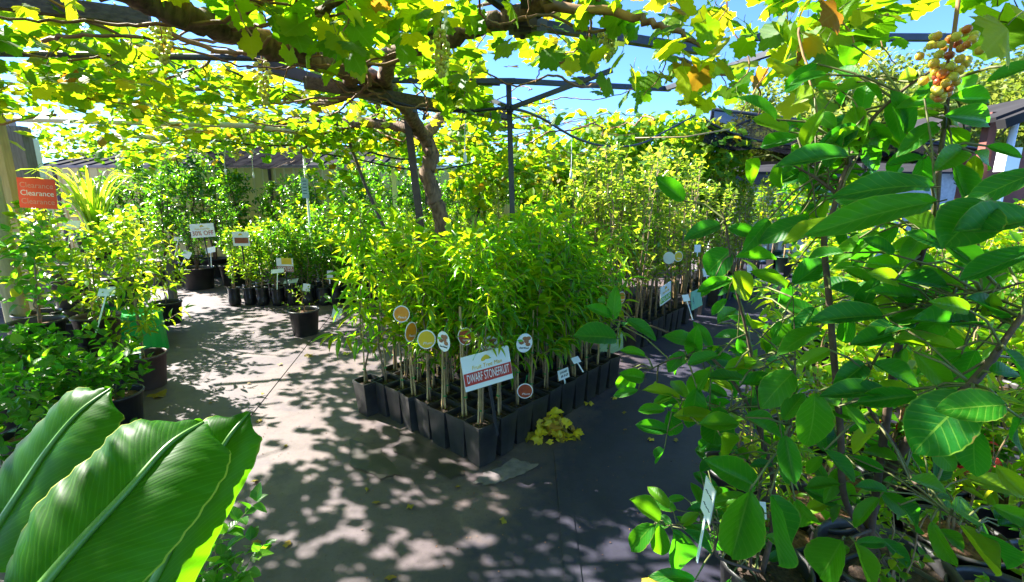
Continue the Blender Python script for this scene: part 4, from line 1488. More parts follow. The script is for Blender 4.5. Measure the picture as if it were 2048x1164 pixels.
# dense small leaved shrubs behind the bed (centre)
lil = [grow(600 + s, 1.45, .15, 30, .30, T_SIMPLE, .045, .5, per=12, up=55, droop=.02, rstem=.012, mat=('pear', 'apricot', 'citrus')[s], stems=2, spread=.08, sub=.12) for s in range(3)]
LLG = 'dense small leaved shrubs behind the stonefruit bed'
k = 0
ME_RP = round_pot(.15, .28).mesh('round_pot', M['pot'], True)
ME_RPS = soil_disc(.135, .24).mesh('soil', M['soil'])
for (x, y, v, s) in ((-1.3, 6.3, 1, .8), (-.55, 6.0, 2, .85), (-.15, 6.5, 0, 1.0), (.3, 6.2, 0, .98), (.75, 6.6, 1, 1.05), (1.15, 7.0, 0, 1.05), (.05, 7.3, 2, 1.1), (.6, 7.6, 0, 1.1), (-.8, 7.2, 1, .95), (-1.6, 7.4, 2, .95), (1.5, 7.8, 1, 1.1), (-.3, 5.35, 1, .74), (.2, 5.2, 0, .78), (.65, 5.6, 0, .9), (-.9, 5.5, 1, .75)):
    k += 1
    st, fo = lil[v]
    potted('shrub', f'dense small leaved shrub behind the stonefruit bed, {ORD[k - 1]} from the citrus bags', 'shrub', (x, y, 0), k * 1.3, LLG, ME_RP, ME_RPS, st, fo, None, scale=s)

# dark citrus shrubs along the fence, left back
drk = [grow(700 + s, 1.75, .25, 34, .5, T_ELL, .085, .5, per=11, up=40, droop=.1, rstem=.018, mat='citrus', stems=3, spread=.16, sub=.15, smat='darkstem') for s in range(3)]
ME_TUB = round_pot(.27, .38).mesh('tub', M['pot'], True)
ME_TUBS = soil_disc(.25, .33).mesh('soil', M['bark_chip'])
DKG = 'dark leaved citrus shrubs in tubs before the back fence'
DK = [(330, 530, 8.4, 0, .86, 'dark shrub in a big black tub at the left end of the fence'), (300, 500, 9.3, 1, 1.05, 'taller dark shrub against the fence behind the lemongrass'), (395, 560, 7.9, 2, .45, 'low dark shrub in a pot under the thirty percent sign'),
      (430, 500, 9.2, 0, 1.12, 'dark shrub reaching the shade cloth by the back fence'), (500, 500, 9.0, 1, .9, 'dark shrub before the fence left of the blue tagged pole'), (560, 500, 9.3, 2, .78, 'dark shrub before the fence beside the blue tagged pole'),
      (640, 500, 9.1, 0, .8, 'dark shrub below the hanging vine curtain'), (720, 500, 9.3, 1, .88, 'dark shrub left of the cream pergola post'), (380, 500, 9.5, 2, 1.2, 'tall open citrus with brown branches at the fence'),
      (250, 520, 8.9, 2, .8, 'dark shrub right behind the lemongrass pot'), (890, 480, 9.4, 1, .8, 'dark shrub before the fence right of the vine trunk'), (470, 520, 8.3, 0, .62, 'dark shrub behind the small white price card'), (690, 500, 8.6, 0, .9, 'dark shrub right of the hanging vine curtain'), (790, 500, 9.0, 2, .95, 'dark shrub right behind the rusty pergola post'), (610, 500, 8.5, 1, .75, 'dark shrub at the foot of the blue tagged pole'), (840, 500, 8.8, 0, .85, 'dark shrub right behind the vine trunk')]
for px, py, Y, v, s, lab in DK:
    x = (px - 1024) / FPX * (Y * _c + 1.2 * _s)
    st, fo = drk[v]
    potted('citrus_shrub', lab, 'shrub', (x, Y, 0), px * .7, DKG, ME_TUB, ME_TUBS, st, fo, None, scale=s * 1.12, z_soil=.32)

# avocados in dark green tubs, right back
avo = [grow(800 + s, 1.15, .3, 14, .3, T_ELL, .13, .42, per=7, up=40, droop=.35, rstem=.012, mat='lime' if s else 'custard') for s in range(2)]
ME_GT = round_pot(.19, .34).mesh('green_tub', M['dkgreentub'], True)
ME_GTS = soil_disc(.17, .30).mesh('soil', M['soil'])
for n_, (px, py, lab) in enumerate(((1565, 528, 'avocado tree in a dark green tub, left of the avocado sign'), (1600, 535, 'avocado tree in a dark green tub right under the avocado sign'), (1660, 525, 'avocado tree in a green tub behind the custard apple leaves'), (1545, 512, 'avocado tree furthest back in the row of green tubs'), (1700, 510, 'avocado tree in a green tub towards the white shed doors'))):
    q = G(px, py + 16)
    st, fo = avo[n_ % 2]
    potted('avocado_tree', lab, 'potted tree', q, n_, 'avocado trees in green tubs', ME_GT, ME_GTS, st, fo, ME_CANE[3], scale=1.35, z_soil=.28)

YW = ['left end of the row before the white shed', 'second from the left before the white shed', 'third from the left before the white shed', 'middle of the row before the white shed', 'fifth from the left before the white shed', 'sixth from the left before the white shed', 'seventh from the left before the white shed', 'right end of the row before the white shed']
for n_, px in enumerate((1478, 1512, 1545, 1580, 1612, 1645, 1685, 1725)):
    q = P(px, 500, 9.2 + .35 * (n_ % 3))
    st, fo = apric[n_ % 5] if n_ % 2 else pearv[n_ % 6]
    potted('young_tree', 'staked yellow green young tree at the ' + YW[n_], 'potted tree', (q.x, q.y, 0), n_ * 1.9, 'staked young trees before the white shed', ME_SQ, ME_SQSOIL, st, fo, ME_CANE[3], scale=1.55 if n_ % 2 else .98)

# single large pot with a sparse little bush before the bags
sp_ = grow(901, .34, .03, 9, .24, T_SIMPLE, .035, .6, per=8, up=12, droop=.05, rstem=.007, mat='lime', smat='twig')
ME_BP = round_pot(.17, .30).mesh('pot', M['pot'], True)
t = potted('blueberry_bush', 'sparse little bush in a wide black pot alone before the planter bags', 'potted plant', G(612, 668), .4, None, ME_BP, soil_disc(.155, .255).mesh('soil', M['bark_chip']), sp_[0], sp_[1], z_soil=.25)

# ------------------------------------------------------------------ LEFT SIDE: potted plants
def stand(label, loc, r, h, mat, n=24):
    mb = MB().lathe([(r, 0), (r * .94, h * .9), (r * .99, h * .92), (r * .99, h - .005), (r * .9, h), (.001, h)], n=n)
    o = build('plastic_tub', mb, M[mat], smooth=False, loc=loc)
    return tag(o, label, 'tub')


lime = [grow(1000 + s, .80, .06, 24, .34, T_OVATE, .075, .62, per=8, up=25, droop=.15, rstem=.008, mat='lime', stems=2, spread=.12) for s in range(4)]
ras = [grow(1100 + s, .55, .03, 26, .36, T_OVATE, .085, .70, per=8, up=22, droop=.12, rstem=.006, mat='berry', stems=3, spread=.25, smat='greenstem') for s in range(3)]
mulb = [grow(1200 + s, .95, .12, 17, .36, T_OVATE, .095, .75, per=7, up=25, droop=.3, rstem=.009, mat=('lime', 'berry')[s], stems=2, spread=.1) for s in range(2)]
pecan = grow(1300, .95, .20, 17, .45, T_LANCE, .10, .33, per=13, up=12, droop=.2, rstem=.008, mat='lime')
ME_P16 = round_pot(.165, .27).mesh('pot', M['pot'], True)
ME_P16S = soil_disc(.15, .225).mesh('soil', M['bark_chip'])
ME_PB = round_pot(.16, .29).mesh('pot', M['brownpot'], True)
LFG = 'potted plants crowded along the left side'


def leftplant(label, loc, stf, pot='black', scale=1.0, rot=0.0, stake=False, lift=0.0):
    return potted('potted_plant', label, 'potted plant', loc, rot, LFG, ME_PB if pot == 'brown' else ME_P16, ME_P16S, stf[0], stf[1], ME_CANE[1] if stake else None, scale=scale, z_soil=.21)


stand('black upturned tub under the leftmost black pot', (P(85, 700, 3.25).x, 3.25, 0), .25, .40, 'pot')
leftplant('dark leaved plant in the black pot nearest the left timber posts', (P(85, 700, 3.25).x, 3.25, .40), mulb[1], scale=.75)
stand('black tub under the brown pot of bamboo canes', (P(205, 700, 3.6).x, 3.6, 0), .27, .33, 'pot')
leftplant('bright leafy plant on slanting canes in a brown pot beside the green tub', (P(205, 700, 3.6).x, 3.6, .33), lime[0], 'brown', .95, 1.0, True)
o = stand('bright green plastic tub right of the brown pots', (P(280, 690, 4.5).x, 4.5, 0), .24, .42, 'greentub')
o2 = stand('bright green plastic tub behind the slanting canes', (P(205, 690, 4.9).x, 4.9, 0), .26, .45, 'greentub')
leftplant('bushy bright plant in a black pot standing on the green tub', (P(245, 600, 4.7).x, 4.72, .45), lime[1], 'black', 1.0, 2.0)
leftplant('pecan seedling with long leaves in the brown pot at the path edge', (G(298, 772).x, G(298, 772).y, 0), pecan, 'brown', .88, .6, True)
leftplant('bright leafy plant on a tub just left of the lemongrass', (P(130, 520, 4.6).x, 4.6, .45), lime[2], 'black', 1.1, .5)
stand('black tub under the bright leafy plant left of the lemongrass', (P(130, 520, 4.6).x, 4.6, 0), .24, .45, 'pot')
leftplant('broad leaved plant before the square timber post', (P(60, 560, 3.9).x, 3.9, .3), mulb[0], 'black', .95, 2.2)
stand('black tub under the broad leaved plant by the square post', (P(60, 560, 3.9).x, 3.9, 0), .22, .3, 'pot')
leftplant('bright plant leaning over the path beside the green tubs', (P(330, 600, 5.2).x, 5.2, .1), pecan, 'black', .9, 3.5)
leftplant('bright bushy plant right of the lemongrass pot', (P(270, 560, 6.0).x, 6.0, .2), lime[3], 'black', 1.05, 4.0)
leftplant('bright plant low at the left behind the brown pots', (P(150, 620, 4.0).x, 4.05, .2), lime[3], 'black', .9, 5.0)
for n_, (px, py, Y, s, lab) in enumerate(((60, 790, 2.35, 1.0, 'dark raspberry plant at the left edge above the banana leaf'), (150, 790, 2.5, .95, 'dark raspberry plant right behind the tallest banana leaf tip'),
                                          (225, 780, 2.85, .9, 'dark berry plant beside the brown pot at the path edge'), (20, 760, 2.8, 1.1, 'dark berry plant below the leftmost black pot'), (115, 760, 2.95, 1.0, 'dark berry plant below the brown pot of canes'), (0, 900, 1.9, .9, 'dark berry plant behind the left banana leaf'), (160, 900, 2.1, .7, 'low berry plant hidden behind the banana leaves'))):
    leftplant(lab, (P(px, py, Y).x, Y, 0), ras[n_ % 3], 'black', s * .78, n_ * 1.1)
o = thing('small_pot', 'small black pot with bare soil behind the banana leaf tip', 'pot', (P(252, 800, 2.9).x, 2.9, 0))
build('pot', round_pot(.075, .2, 18), M['pot'], o, True)
build('soil', soil_disc(.068, .16), M['soil'], o)
leftplant('small leafy plant at the bottom by the banana leaf', (-.95, 1.14, 0), ras[0], 'black', .62, 1.0)

# lemongrass: each blade a part
lg = thing('lemongrass', 'arching yellow green lemongrass clump in a black pot on a bench', 'potted plant', (P(195, 480, 5.4).x, 5.4, .83))
build('pot', round_pot(.2, .33), M['pot'], lg, True)
build('soil', soil_disc(.18, .28), M['soil'], lg)
build('price_tag', MB().box((.13, -.165, .23), (.05, .004, .06)), M['paleblue'], lg)
for i in range(54):
    a = qr.uniform(0, 2 * PI)
    b0 = Vector((math.cos(a), math.sin(a), 0)) * qr.uniform(.01, .09) + Vector((0, 0, .27))
    out = Vector((math.cos(a + qr.uniform(-.4, .4)), math.sin(a), 0))
    h, rch = qr.uniform(.75, 1.25), qr.uniform(.2, .8)
    V, Q, UV = [], [], []
    side = out.cross(Vector((0, 0, 1))).normalized()
    nn = 9
    for k in range(nn + 1):
        t = k / nn
        p = b0 + out * rch * t ** 1.7 + Vector((0, 0, h * (1.25 * t - .62 * t ** 3.2)))
        w = .014 * (1 - t ** 2.5) + .001
        V += [tuple(p - side * w), tuple(p + Vector((0, 0, -.004))), tuple(p + side * w)]
        UV += [(0, t), (.5, t), (1, t)]
        if k:
            Q += [(3 * k - 3, 3 * k - 2, 3 * k + 1, 3 * k), (3 * k - 2, 3 * k - 1, 3 * k + 2, 3 * k + 1)]
    build('blade', MB().add(V, Q=Q, uv=UV), M['lemongrass'], lg, True)
be = thing('bench', 'dark slatted bench under the lemongrass pot', 'bench', (P(190, 500, 5.4).x - .1, 5.45, 0))
for k in range(6):
    build('slat', MB().box((0, -.3 + k * .12, .805), (1.6, .1, .03)), M['greytimber'], be)
for x in (-.7, .7):
    for y in (-.28, .28):
        build('leg', MB().box((x, y, .395), (.07, .07, .79)), M['greytimber'], be)

# ------------------------------------------------------------------ RIGHT BACK: sunlit plants
rp = [grow(1400 + s, .8 + .12 * s, .06, 20, .32, (T_OVATE, T_LANCE, T_ELL, T_OVATE)[s], (.08, .12, .085, .06)[s], (.6, .25, .5, .7)[s], per=9, up=35, droop=.18, rstem=.008, mat=('lime', 'lime', 'apricot', 'lime')[s], stems=3, spread=.18) for s in range(4)]
RBG = 'sunlit potted plants in rows at the right'
pos = []
q2 = random.Random(3)
for r_ in range(6):
    for c_ in range(7):
        pos.append((1.95 + c_ * .55 + .42 * r_ * .9 + q2.uniform(-.1, .1), 2.25 + r_ * .72 + q2.uniform(-.1, .1), r_, c_))
RW = ['nearest', 'second', 'third', 'fourth', 'fifth', 'furthest']
for (x, y, r_, c_) in pos:
    v = (r_ * 2 + c_ * 3) % 4
    potted('garden_plant', f'sunlit leafy plant, {ORD[c_]} from the path in the {RW[r_]} row behind the custard apples', 'potted plant', (x, y, 0), r_ + c_ * 1.7, RBG, ME_P16, ME_P16S, rp[v][0], rp[v][1], None, scale=q2.uniform(.9, 1.35), z_soil=.21)
US = ['beside the taller custard apple pot', 'behind the near custard apple pot', 'low at the right edge of the picture', 'under the broad custard apple leaf', 'below the red flowers', 'between the two custard apple pots', 'behind the forked stem', 'by the lowest kiosk rail', 'in front of the first sunlit row', 'low behind the taller custard apple plant', 'cut by the lower right frame edge', 'right of the taller custard apple pot', 'in front of the taller custard apple pot', 'left of the taller custard apple pot']
for n_, (x, y, s_) in enumerate(((1.75, 1.55, .8), (1.12, 2.0, .75), (2.2, 1.75, .9), (1.55, 1.95, .85), (1.95, 2.1, .95), (1.30, 1.72, .6), (1.62, 2.35, 1.0), (2.75, 2.0, 1.0), (2.35, 2.3, 1.0), (2.5, 1.6, .8), (1.62, 1.22, .62), (1.95, 1.35, .75), (1.30, 1.28, .5), (1.05, 1.62, .5))):
    v = (1, 3, 1, 0, 1, 3, 1, 0, 3, 1, 3, 1, 3, 1)[n_]
    potted('garden_plant', 'fine leaved green plant ' + US[n_], 'potted plant', (x, y, 0), n_ * 2.1, RBG, ME_P16, ME_P16S, rp[v][0], rp[v][1], None, scale=s_, z_soil=.21)
fl = scatter(MB(), T_OVATE, [(q2.gauss(0, .1), q2.gauss(0, .1), q2.gauss(.45, .07)) for _ in range(24)], [(q2.gauss(0, 1), q2.gauss(0, 1), q2.gauss(0, 1)) for _ in range(24)], [(q2.gauss(0, 1), q2.gauss(0, 1), 1) for _ in range(24)], .05, .045).mesh('petals', M['redflower'])
for n_, (px, py, Y, lab) in enumerate(((1830, 1040, 1.95, 'red flowering plant glowing low behind the custard apple stems'), (1905, 1090, 1.85, 'red flowering plant at the lower right corner'), (1665, 850, 2.4, 'red flowering plant between the custard apple stems'), (1860, 940, 2.2, 'red flowering plant behind the broad custard apple leaf'))):
    c = P(px, py, Y)
    t = potted('flowering_plant', lab, 'potted plant', (c.x, Y, max(0, c.z - .45)), n_, 'red flowering plants at the right', ME_P16, ME_P16S, ras[n_ % 3][0], ras[n_ % 3][1], None, scale=.6, z_soil=.21)
    obj('flower', fl, t)['kind'] = 'stuff'

# ------------------------------------------------------------------ RIGHT FOREGROUND: custard apple plants, every leaf a part
me_big = []
for tp in (T_BIG, T_BIG2, T_BIG3):
    mb = MB()
    mb.add(tp[0], Q=tp[1], uv=tp[3])
    mb.tube([(0, .02, .0), (0, -.04, .0), (0, -.09, .012)], [.012, .014, .016], 5, m=1)
    me_big.append(mb.mesh('leaf', [M['custard'], M['greenstem']], True))

HA = [  # (base x, base y, tip x, tip y, distance, width/length) read from the photo
    (1233, 677, 1160, 665, 1.45, .62), (1226, 640, 1230, 583, 1.45, .45), (1252, 640, 1312, 674, 1.42, .42), (1222, 632, 1180, 612, 1.45, .4), (1276, 780, 1228, 790, 1.4, .36), (1290, 712, 1242, 704, 1.42, .4),
    (1288, 757, 1240, 748, 1.4, .5), (1330, 820, 1280, 822, 1.35, .45), (1336, 822, 1354, 875, 1.35, .45), (1393, 775, 1385, 858, 1.3, .5), (1439, 812, 1428, 894, 1.25, .58), (1513, 973, 1412, 925, 1.1, .5),
    (1587, 745, 1523, 802, 1.15, .68), (1490, 835, 1572, 868, 1.1, .42), (1400, 700, 1450, 735, 1.4, .45), (1395, 690, 1350, 665, 1.42, .5), (1370, 705, 1330, 740, 1.4, .5), (1461, 500, 1408, 548, 1.2, .8), (1465, 545, 1502, 595, 1.2, .8),
    (1440, 450, 1378, 470, 1.2, .42), (1455, 455, 1522, 466, 1.2, .42), (1470, 515, 1542, 522, 1.2, .32), (1575, 575, 1528, 538, 1.2, .45), (1585, 570, 1645, 530, 1.15, .5), (1461, 560, 1398, 585, 1.2, .4),
    (1500, 980, 1466, 1100, 1.0, .5), (1540, 990, 1546, 1118, 1.0, .42), (1590, 1000, 1637, 1080, 1.05, .36), (1319, 1042, 1260, 1004, 1.25, .5), (1308, 1048, 1252, 1104, 1.25, .42), (1319, 1050, 1322, 1114, 1.25, .5), (1345, 1060, 1388, 1175, 1.22, .36),
    (1368, 1060, 1415, 1104, 1.22, .36), (1362, 1050, 1394, 1026, 1.25, .5), (1390, 1160, 1310, 1146, 1.2, .35), (1570, 870, 1588, 960, 1.05, .46), (1440, 870, 1480, 930, 1.2, .5), (1400, 850, 1470, 850, 1.2, .5), (1470, 735, 1530, 720, 1.2, .4), (1480, 770, 1555, 765, 1.2, .4), (1420, 740, 1390, 790, 1.3, .5)]
HB = [
    (1893, 170, 1832, 188, 1.05, .42), (1906, 160, 1975, 194, 1.05, .42), (1898, 197, 1966, 201, 1.05, .4), (1884, 216, 1808, 204, 1.05, .38), (1888, 233, 1996, 238, 1.0, .32), (1901, 250, 1948, 251, 1.05, .5), (1891, 257, 1921, 294, 1.05, .6),
    (1875, 248, 1814, 286, 1.05, .42), (1739, 278, 1652, 290, 1.1, .5), (1695, 313, 1572, 317, 1.05, .32), (1563, 324, 1565, 374, 1.15, .6), (1600, 343, 1630, 374, 1.15, .7), (1632, 350, 1662, 321, 1.15, .6), (1617, 390, 1650, 371, 1.15, .5),
    (1720, 292, 1769, 337, 1.1, .5), (1739, 243, 1784, 308, 1.1, .36), (1781, 198, 1803, 268, 1.1, .42), (1833, 152, 1795, 163, 1.1, .5), (1762, 203, 1730, 168, 1.1, .28), (1864, 374, 1714, 358, .85, .34), (1925, 298, 1868, 344, 1.0, .5),
    (1948, 306, 2001, 328, 1.0, .45), (1973, 292, 2042, 310, 1.0, .38), (2075, 345, 1932, 395, .72, .5), (1692, 347, 1728, 388, 1.1, .5), (1636, 228, 1670, 252, 1.15, .65), (2075, 128, 1984, 153, .9, .42), (1870, 404, 1652, 437, .78, .30),
    (1975, 405, 1890, 492, .74, .85), (2065, 440, 1912, 470, .72, .5), (2070, 500, 1930, 560, .74, .4), (1766, 632, 1640, 631, .95, .33), (1862, 624, 1783, 646, .95, .42), (1948, 650, 1822, 648, .92, .28), (1784, 670, 1703, 692, .98, .42),
    (1660, 578, 1752, 602, 1.05, .35), (1730, 525, 1832, 546, 1.0, .32), (1700, 468, 1730, 512, 1.1, .5), (1664, 443, 1583, 458, 1.05, .35), (1630, 785, 1627, 905, .95, .5), (1745, 728, 1822, 777, 1.0, .45), (1772, 785, 1659, 781, .95, .32),
    (1730, 728, 1677, 770, 1.0, .45), (1945, 790, 1822, 892, .8, .72), (2012, 810, 1888, 816, .74, .62), (1827, 703, 1907, 782, .9, .4), (2040, 835, 2014, 908, .8, .4), (1950, 858, 1940, 948, .82, .6), (1865, 893, 1917, 942, .85, .7),
    (1684, 1080, 1648, 1148, 1.0, .65), (1708, 1082, 1732, 1170, 1.0, .36), (1713, 1085, 1775, 1085, 1.0, .36), (1905, 1018, 1962, 1032, .95, .9), (1862, 1042, 1907, 1148, .95, .28), (1918, 1050, 1977, 1142, .92, .32), (1958, 1065, 2027, 1115, .9, .4),
    (1860, 455, 1800, 520, .95, .4), (1790, 560, 1880, 580, .95, .32), (1940, 560, 2010, 520, .9, .35), (1880, 480, 1960, 540, .9, .4), (1850, 600, 1760, 575, 1.0, .3), (2010, 700, 2060, 760, .8, .5), (1980, 745, 2050, 735, .8, .5), (1660, 700, 1600, 725, 1.0, .45), (1640, 660, 1570, 680, 1.05, .4),
    (1690, 810, 1740, 860, 1.0, .4), (1760, 850, 1700, 900, 1.0, .4), (1650, 900, 1700, 960, 1.0, .45), (1820, 960, 1880, 985, .95, .4), (1800, 1010, 1850, 1060, 1.0, .4), (1720, 620, 1750, 560, 1.05, .4), (1990, 930, 2050, 990, .85, .45), (2000, 640, 1960, 590, .9, .4)]
BA = [[(1525, 1140, 1.35), (1545, 1050, 1.32), (1540, 930, 1.28), (1490, 800, 1.3), (1410, 705, 1.4), (1310, 655, 1.43), (1230, 640, 1.45)], [(1500, 1140, 1.35), (1525, 900, 1.25), (1500, 700, 1.22), (1468, 560, 1.2), (1452, 450, 1.2), (1440, 420, 1.2)],
      [(1510, 1140, 1.33), (1432, 1110, 1.3), (1442, 1050, 1.26), (1400, 1046, 1.25), (1330, 1052, 1.25)], [(1495, 810, 1.3), (1400, 840, 1.33), (1335, 820, 1.35)], [(1530, 1000, 1.28), (1575, 880, 1.1), (1590, 745, 1.15), (1585, 570, 1.17)], [(1410, 705, 1.4), (1340, 720, 1.4), (1290, 745, 1.4)]]
BB = [[(1735, 1085, 1.3), (1738, 1040, 1.28), (1765, 970, 1.22), (1800, 905, 1.12), (1850, 845, 1.0), (1930, 780, .85), (1975, 730, .85), (2010, 680, .85), (2060, 610, .85)], [(1745, 1085, 1.3), (1690, 1000, 1.2), (1680, 850, 1.12), (1660, 620, 1.1), (1648, 480, 1.1), (1665, 425, 1.1), (1695, 330, 1.1), (1735, 250, 1.1), (1800, 185, 1.08), (1862, 142, 1.05)],
      [(1740, 1080, 1.28), (1775, 820, 1.1), (1805, 650, 1.05), (1835, 530, 1.0), (1868, 430, .95), (1880, 320, 1.02), (1893, 220, 1.05), (1900, 160, 1.05)], [(1810, 650, 1.05), (1900, 610, .95), (2060, 560, .85)], [(1690, 400, 1.1), (1630, 355, 1.13), (1575, 325, 1.15)], [(1700, 330, 1.1), (1660, 265, 1.14)],
      [(1790, 910, 1.15), (1860, 1000, 1.0), (1960, 1060, .92)], [(1800, 905, 1.12), (1730, 800, 1.0), (1745, 728, 1.0)], [(1740, 1060, 1.25), (1690, 1080, 1.05)]]


def custard(label, pot_c, leaves, branches, nfill, seed, prad):
    r = random.Random(seed)
    t = thing('custard_apple_plant', label, 'potted tree', pot_c, 0, 'custard apple plants in the right foreground')
    O = Vector(pot_c)
    build('pot', round_pot(prad, .30), M['pot'], t, True)
    build('soil', soil_disc(prad * .9, .25), M['soil'], t)
    paths = []
    for k, b in enumerate(branches):
        pp = [P(*q) for q in b]
        if k in (0, 1) or (len(b) > 4 and b[0][1] > 1050):
            pp = [O + Vector((r.uniform(-.03, .03), r.uniform(-.03, .03), .24))] + pp
        pp = smooth_path(pp, 5)
        paths.append(pp)
        n = len(pp)
        r0 = (.019, .011, .012)[k] if k < 3 else .006
        if prad < .2:
            r0 *= .55
        build('branch', MB().tube([p - O for p in pp], [r0 * (1 - .78 * i / (n - 1)) for i in range(n)], 8, lump=.05), M['darkstem'], t, True)

    def put(p, d, Lh, wr):
        tocam = (Vector((0, 0, CAM_H)) - p).normalized()
        nrm = tocam * r.uniform(.6, 1.1) + Vector((r.uniform(-.4, .4), r.uniform(-.2, .3), r.uniform(.2, .7)))
        o = obj('leaf', r.choice(me_big), t)
        o.matrix_local = leaf_matrix(p - O, d, nrm, Lh, Lh * wr)
    for (bx, by, tx, ty, Y, wr) in leaves:
        a, b = P(bx, by, Y), P(tx, ty, Y + r.uniform(-.05, .05))
        put(a, b - a, (b - a).length * 1.08, wr * .98)
        # short petiole twig back to the nearest branch point
        bst = min((q for pp in paths for q in pp), key=lambda q: (q - a).length)
        if .01 < (bst - a).length < .3:
            build('twig', MB().tube([bst - O, (bst.lerp(a, .5) - O) + Vector((0, 0, .01)), a - O], [.0035, .003, .0022], 5), M['greenstem'], t, True)
    tw = MB()
    for i in range(nfill):
        pp = r.choice(paths[:7])
        q = r.uniform(.12, 1)
        q0_ = pp[int(q * (len(pp) - 1))]
        p = q0_ + Vector((r.gauss(0, .075), r.uniform(-.02, .2), r.gauss(0, .075)))
        qx_, qy_, _d = proj([tuple(p)])
        if (qx_[0] < 1400 or (qx_[0] < 1580 and qy_[0] < 560)) and r.random() < .85:
            continue
        tw.tube([q0_ - O, (q0_.lerp(p, .5) - O) + Vector((0, 0, .015)), p - O], [.003, .0025, .002], 4, cap=False)
        d = (p - q0_).normalized() * .8 + Vector((r.gauss(0, .7), r.gauss(.1, .5), r.gauss(-.3, .35)))
        put(p, d, r.uniform(.05, .115) if i % 3 else r.uniform(.09, .13), r.uniform(.34, .48))
    build('fine_twigs', tw, M['greenstem'], t, True)['kind'] = 'stuff'
    return t


custard('leafy custard apple plant in a small black pot beside a tall white label', G(1530, 1120, .3) * 1 + Vector((0, 0, -.3)), HA, BA, 250, 5, .15)
custard('taller custard apple plant with a thick forked stem filling the right foreground', G(1770, 1115, .3) + Vector((0, 0, -.3)), HB, BB, 230, 6, .21)

# ------------------------------------------------------------------ LEFT FOREGROUND: banana plant
ban = thing('banana_plant', 'banana plant with three huge glossy leaves at the lower left', 'banana plant', (-.95, .95, 0))
O = ban.location
build('pot', round_pot(.18, .3), M['pot'], ban, True, loc=(.1, 0, 0))
build('stem', MB().tube([(.1, 0, .2), (.08, -.02, .45), (.02, -.05, .75)], [.055, .045, .03], 12), M['midrib'], ban, True)


def banana_leaf(mid, wl, wr, nrm, wave, seed):
    """mid: midrib points; wl/wr: half widths left and right of the midrib along it"""
    pp = smooth_path(mid, 8)
    n = len(pp)
    nc = 13
    q = random.Random(seed)
    V, UV, Q = [], [], []
    for i, p in enumerate(pp):
        t = i / (n - 1)
        tg = (pp[min(n - 1, i + 1)] - pp[max(0, i - 1)]).normalized()
        side = tg.cross(nrm).normalized()
        up = side.cross(tg)
        for j in range(nc):
            u = -1 + 2 * j / (nc - 1)
            w = np.interp(t, np.linspace(0, 1, len(wl)), wl) if u < 0 else np.interp(t, np.linspace(0, 1, len(wr)), wr)
            sw = tg * (abs(u) * w * .35 - .05 * abs(u) ** 2 * max(0, t - .8) * 5)
            z = abs(u) * .035 - abs(u) ** 2.4 * .06 + wave * math.sin(t * 14 + u * 2) * abs(u) + .004 * math.sin(t * 70) * abs(u)
            p2 = p + side * (u * w) + up * z + sw
            V.append(tuple(p2 - O))
            UV.append((.5 + .5 * u, t))
    for i in range(n - 1):
        for j in range(nc - 1):
            a = i * nc + j
            Q.append((a, a + 1, a + nc + 1, a + nc))
    lf = build('leaf', MB().add(V, Q=Q, uv=UV), M['banana'], ban, True)
    build('midrib', MB().tube([p - O + nrm * .004 for p in pp], [.011 - .008 * i / (n - 1) for i in range(n)], 7), M['midrib'], lf, True)
    return lf


nr = Vector((.12, -.62, .78)).normalized()
banana_leaf([P(40, 1230, .60), P(140, 1110, .66), P(255, 985, .74), P(340, 890, .82), P(408, 846, .90)], [.10, .135, .14, .135, .105, .03], [.10, .13, .135, .125, .095, .03], nr, .006, 1)
nr2 = Vector((.25, -.55, .80)).normalized()
banana_leaf([P(260, 1260, .80), P(330, 1120, .86), P(400, 980, .92), P(455, 880, .98), P(500, 826, 1.04)], [.10, .12, .115, .10, .075, .02], [.06, .07, .078, .075, .06, .02], nr2, .008, 2)
nr3 = Vector((-.05, -.6, .8)).normalized()
banana_leaf([P(-50, 1130, .95), P(20, 1020, 1.0), P(95, 905, 1.07), P(160, 826, 1.12), P(225, 778, 1.18)], [.11, .135, .14, .13, .095, .03], [.11, .14, .145, .135, .10, .03], nr3, .007, 3)

# ------------------------------------------------------------------ SIGNS AND LABELS
TEXTS = []


def text(parent, body, w, h, loc, mat, name='lettering', shear=0.0, bold=0.0, rot=0.0):
    cu = bpy.data.curves.new(name, 'FONT')
    cu.body = body
    cu.align_x = 'CENTER'
    cu.align_y = 'CENTER'
    cu.size = h * 1.38
    cu.extrude = 0.0006
    cu.shear = shear
    cu.offset = bold
    cu.resolution_u = 3
    cu.materials.append(M[mat])
    o = bpy.data.objects.new(name, cu)
    COL.objects.link(o)
    o.parent = parent
    o.location = loc
    o.rotation_euler = (PI / 2, rot, 0)
    TEXTS.append((o, w))
    return o


def lemon_logo(s, loc, k):
    mb = MB()
    for i, (dx, dz, sc, ang) in enumerate(((-.35, -.02, 1.0, .5), (.15, .05, .95, -.3), (-.05, .2, .8, .1))):
        n = 14
        V = [(loc[0] + dx * k, loc[1] - .0004 * (i + 1), loc[2] + dz * k)]
        for q in range(n):
            a = 2 * PI * q / n
            x, z = .48 * sc * math.cos(a), .30 * sc * math.sin(a)
            V.append((loc[0] + (dx + x * math.cos(ang) - z * math.sin(ang)) * k, loc[1] - .0004 * (i + 1), loc[2] + (dz + x * math.sin(ang) + z * math.cos(ang)) * k))
        mb.add(V, T=[(0, 1 + (q + 1) % n, 1 + q) for q in range(n)])
    build('logo', mb, M['yellowprint'], s)
    lf = MB().add([(loc[0] + .35 * k, loc[1] - .002, loc[2] - .25 * k), (loc[0] + .8 * k, loc[1] - .002, loc[2] - .2 * k), (loc[0] + .55 * k, loc[1] - .002, loc[2] + .02 * k)], T=[(0, 1, 2)])
    build('logo_leaf', lf, M['greenprint'], s)


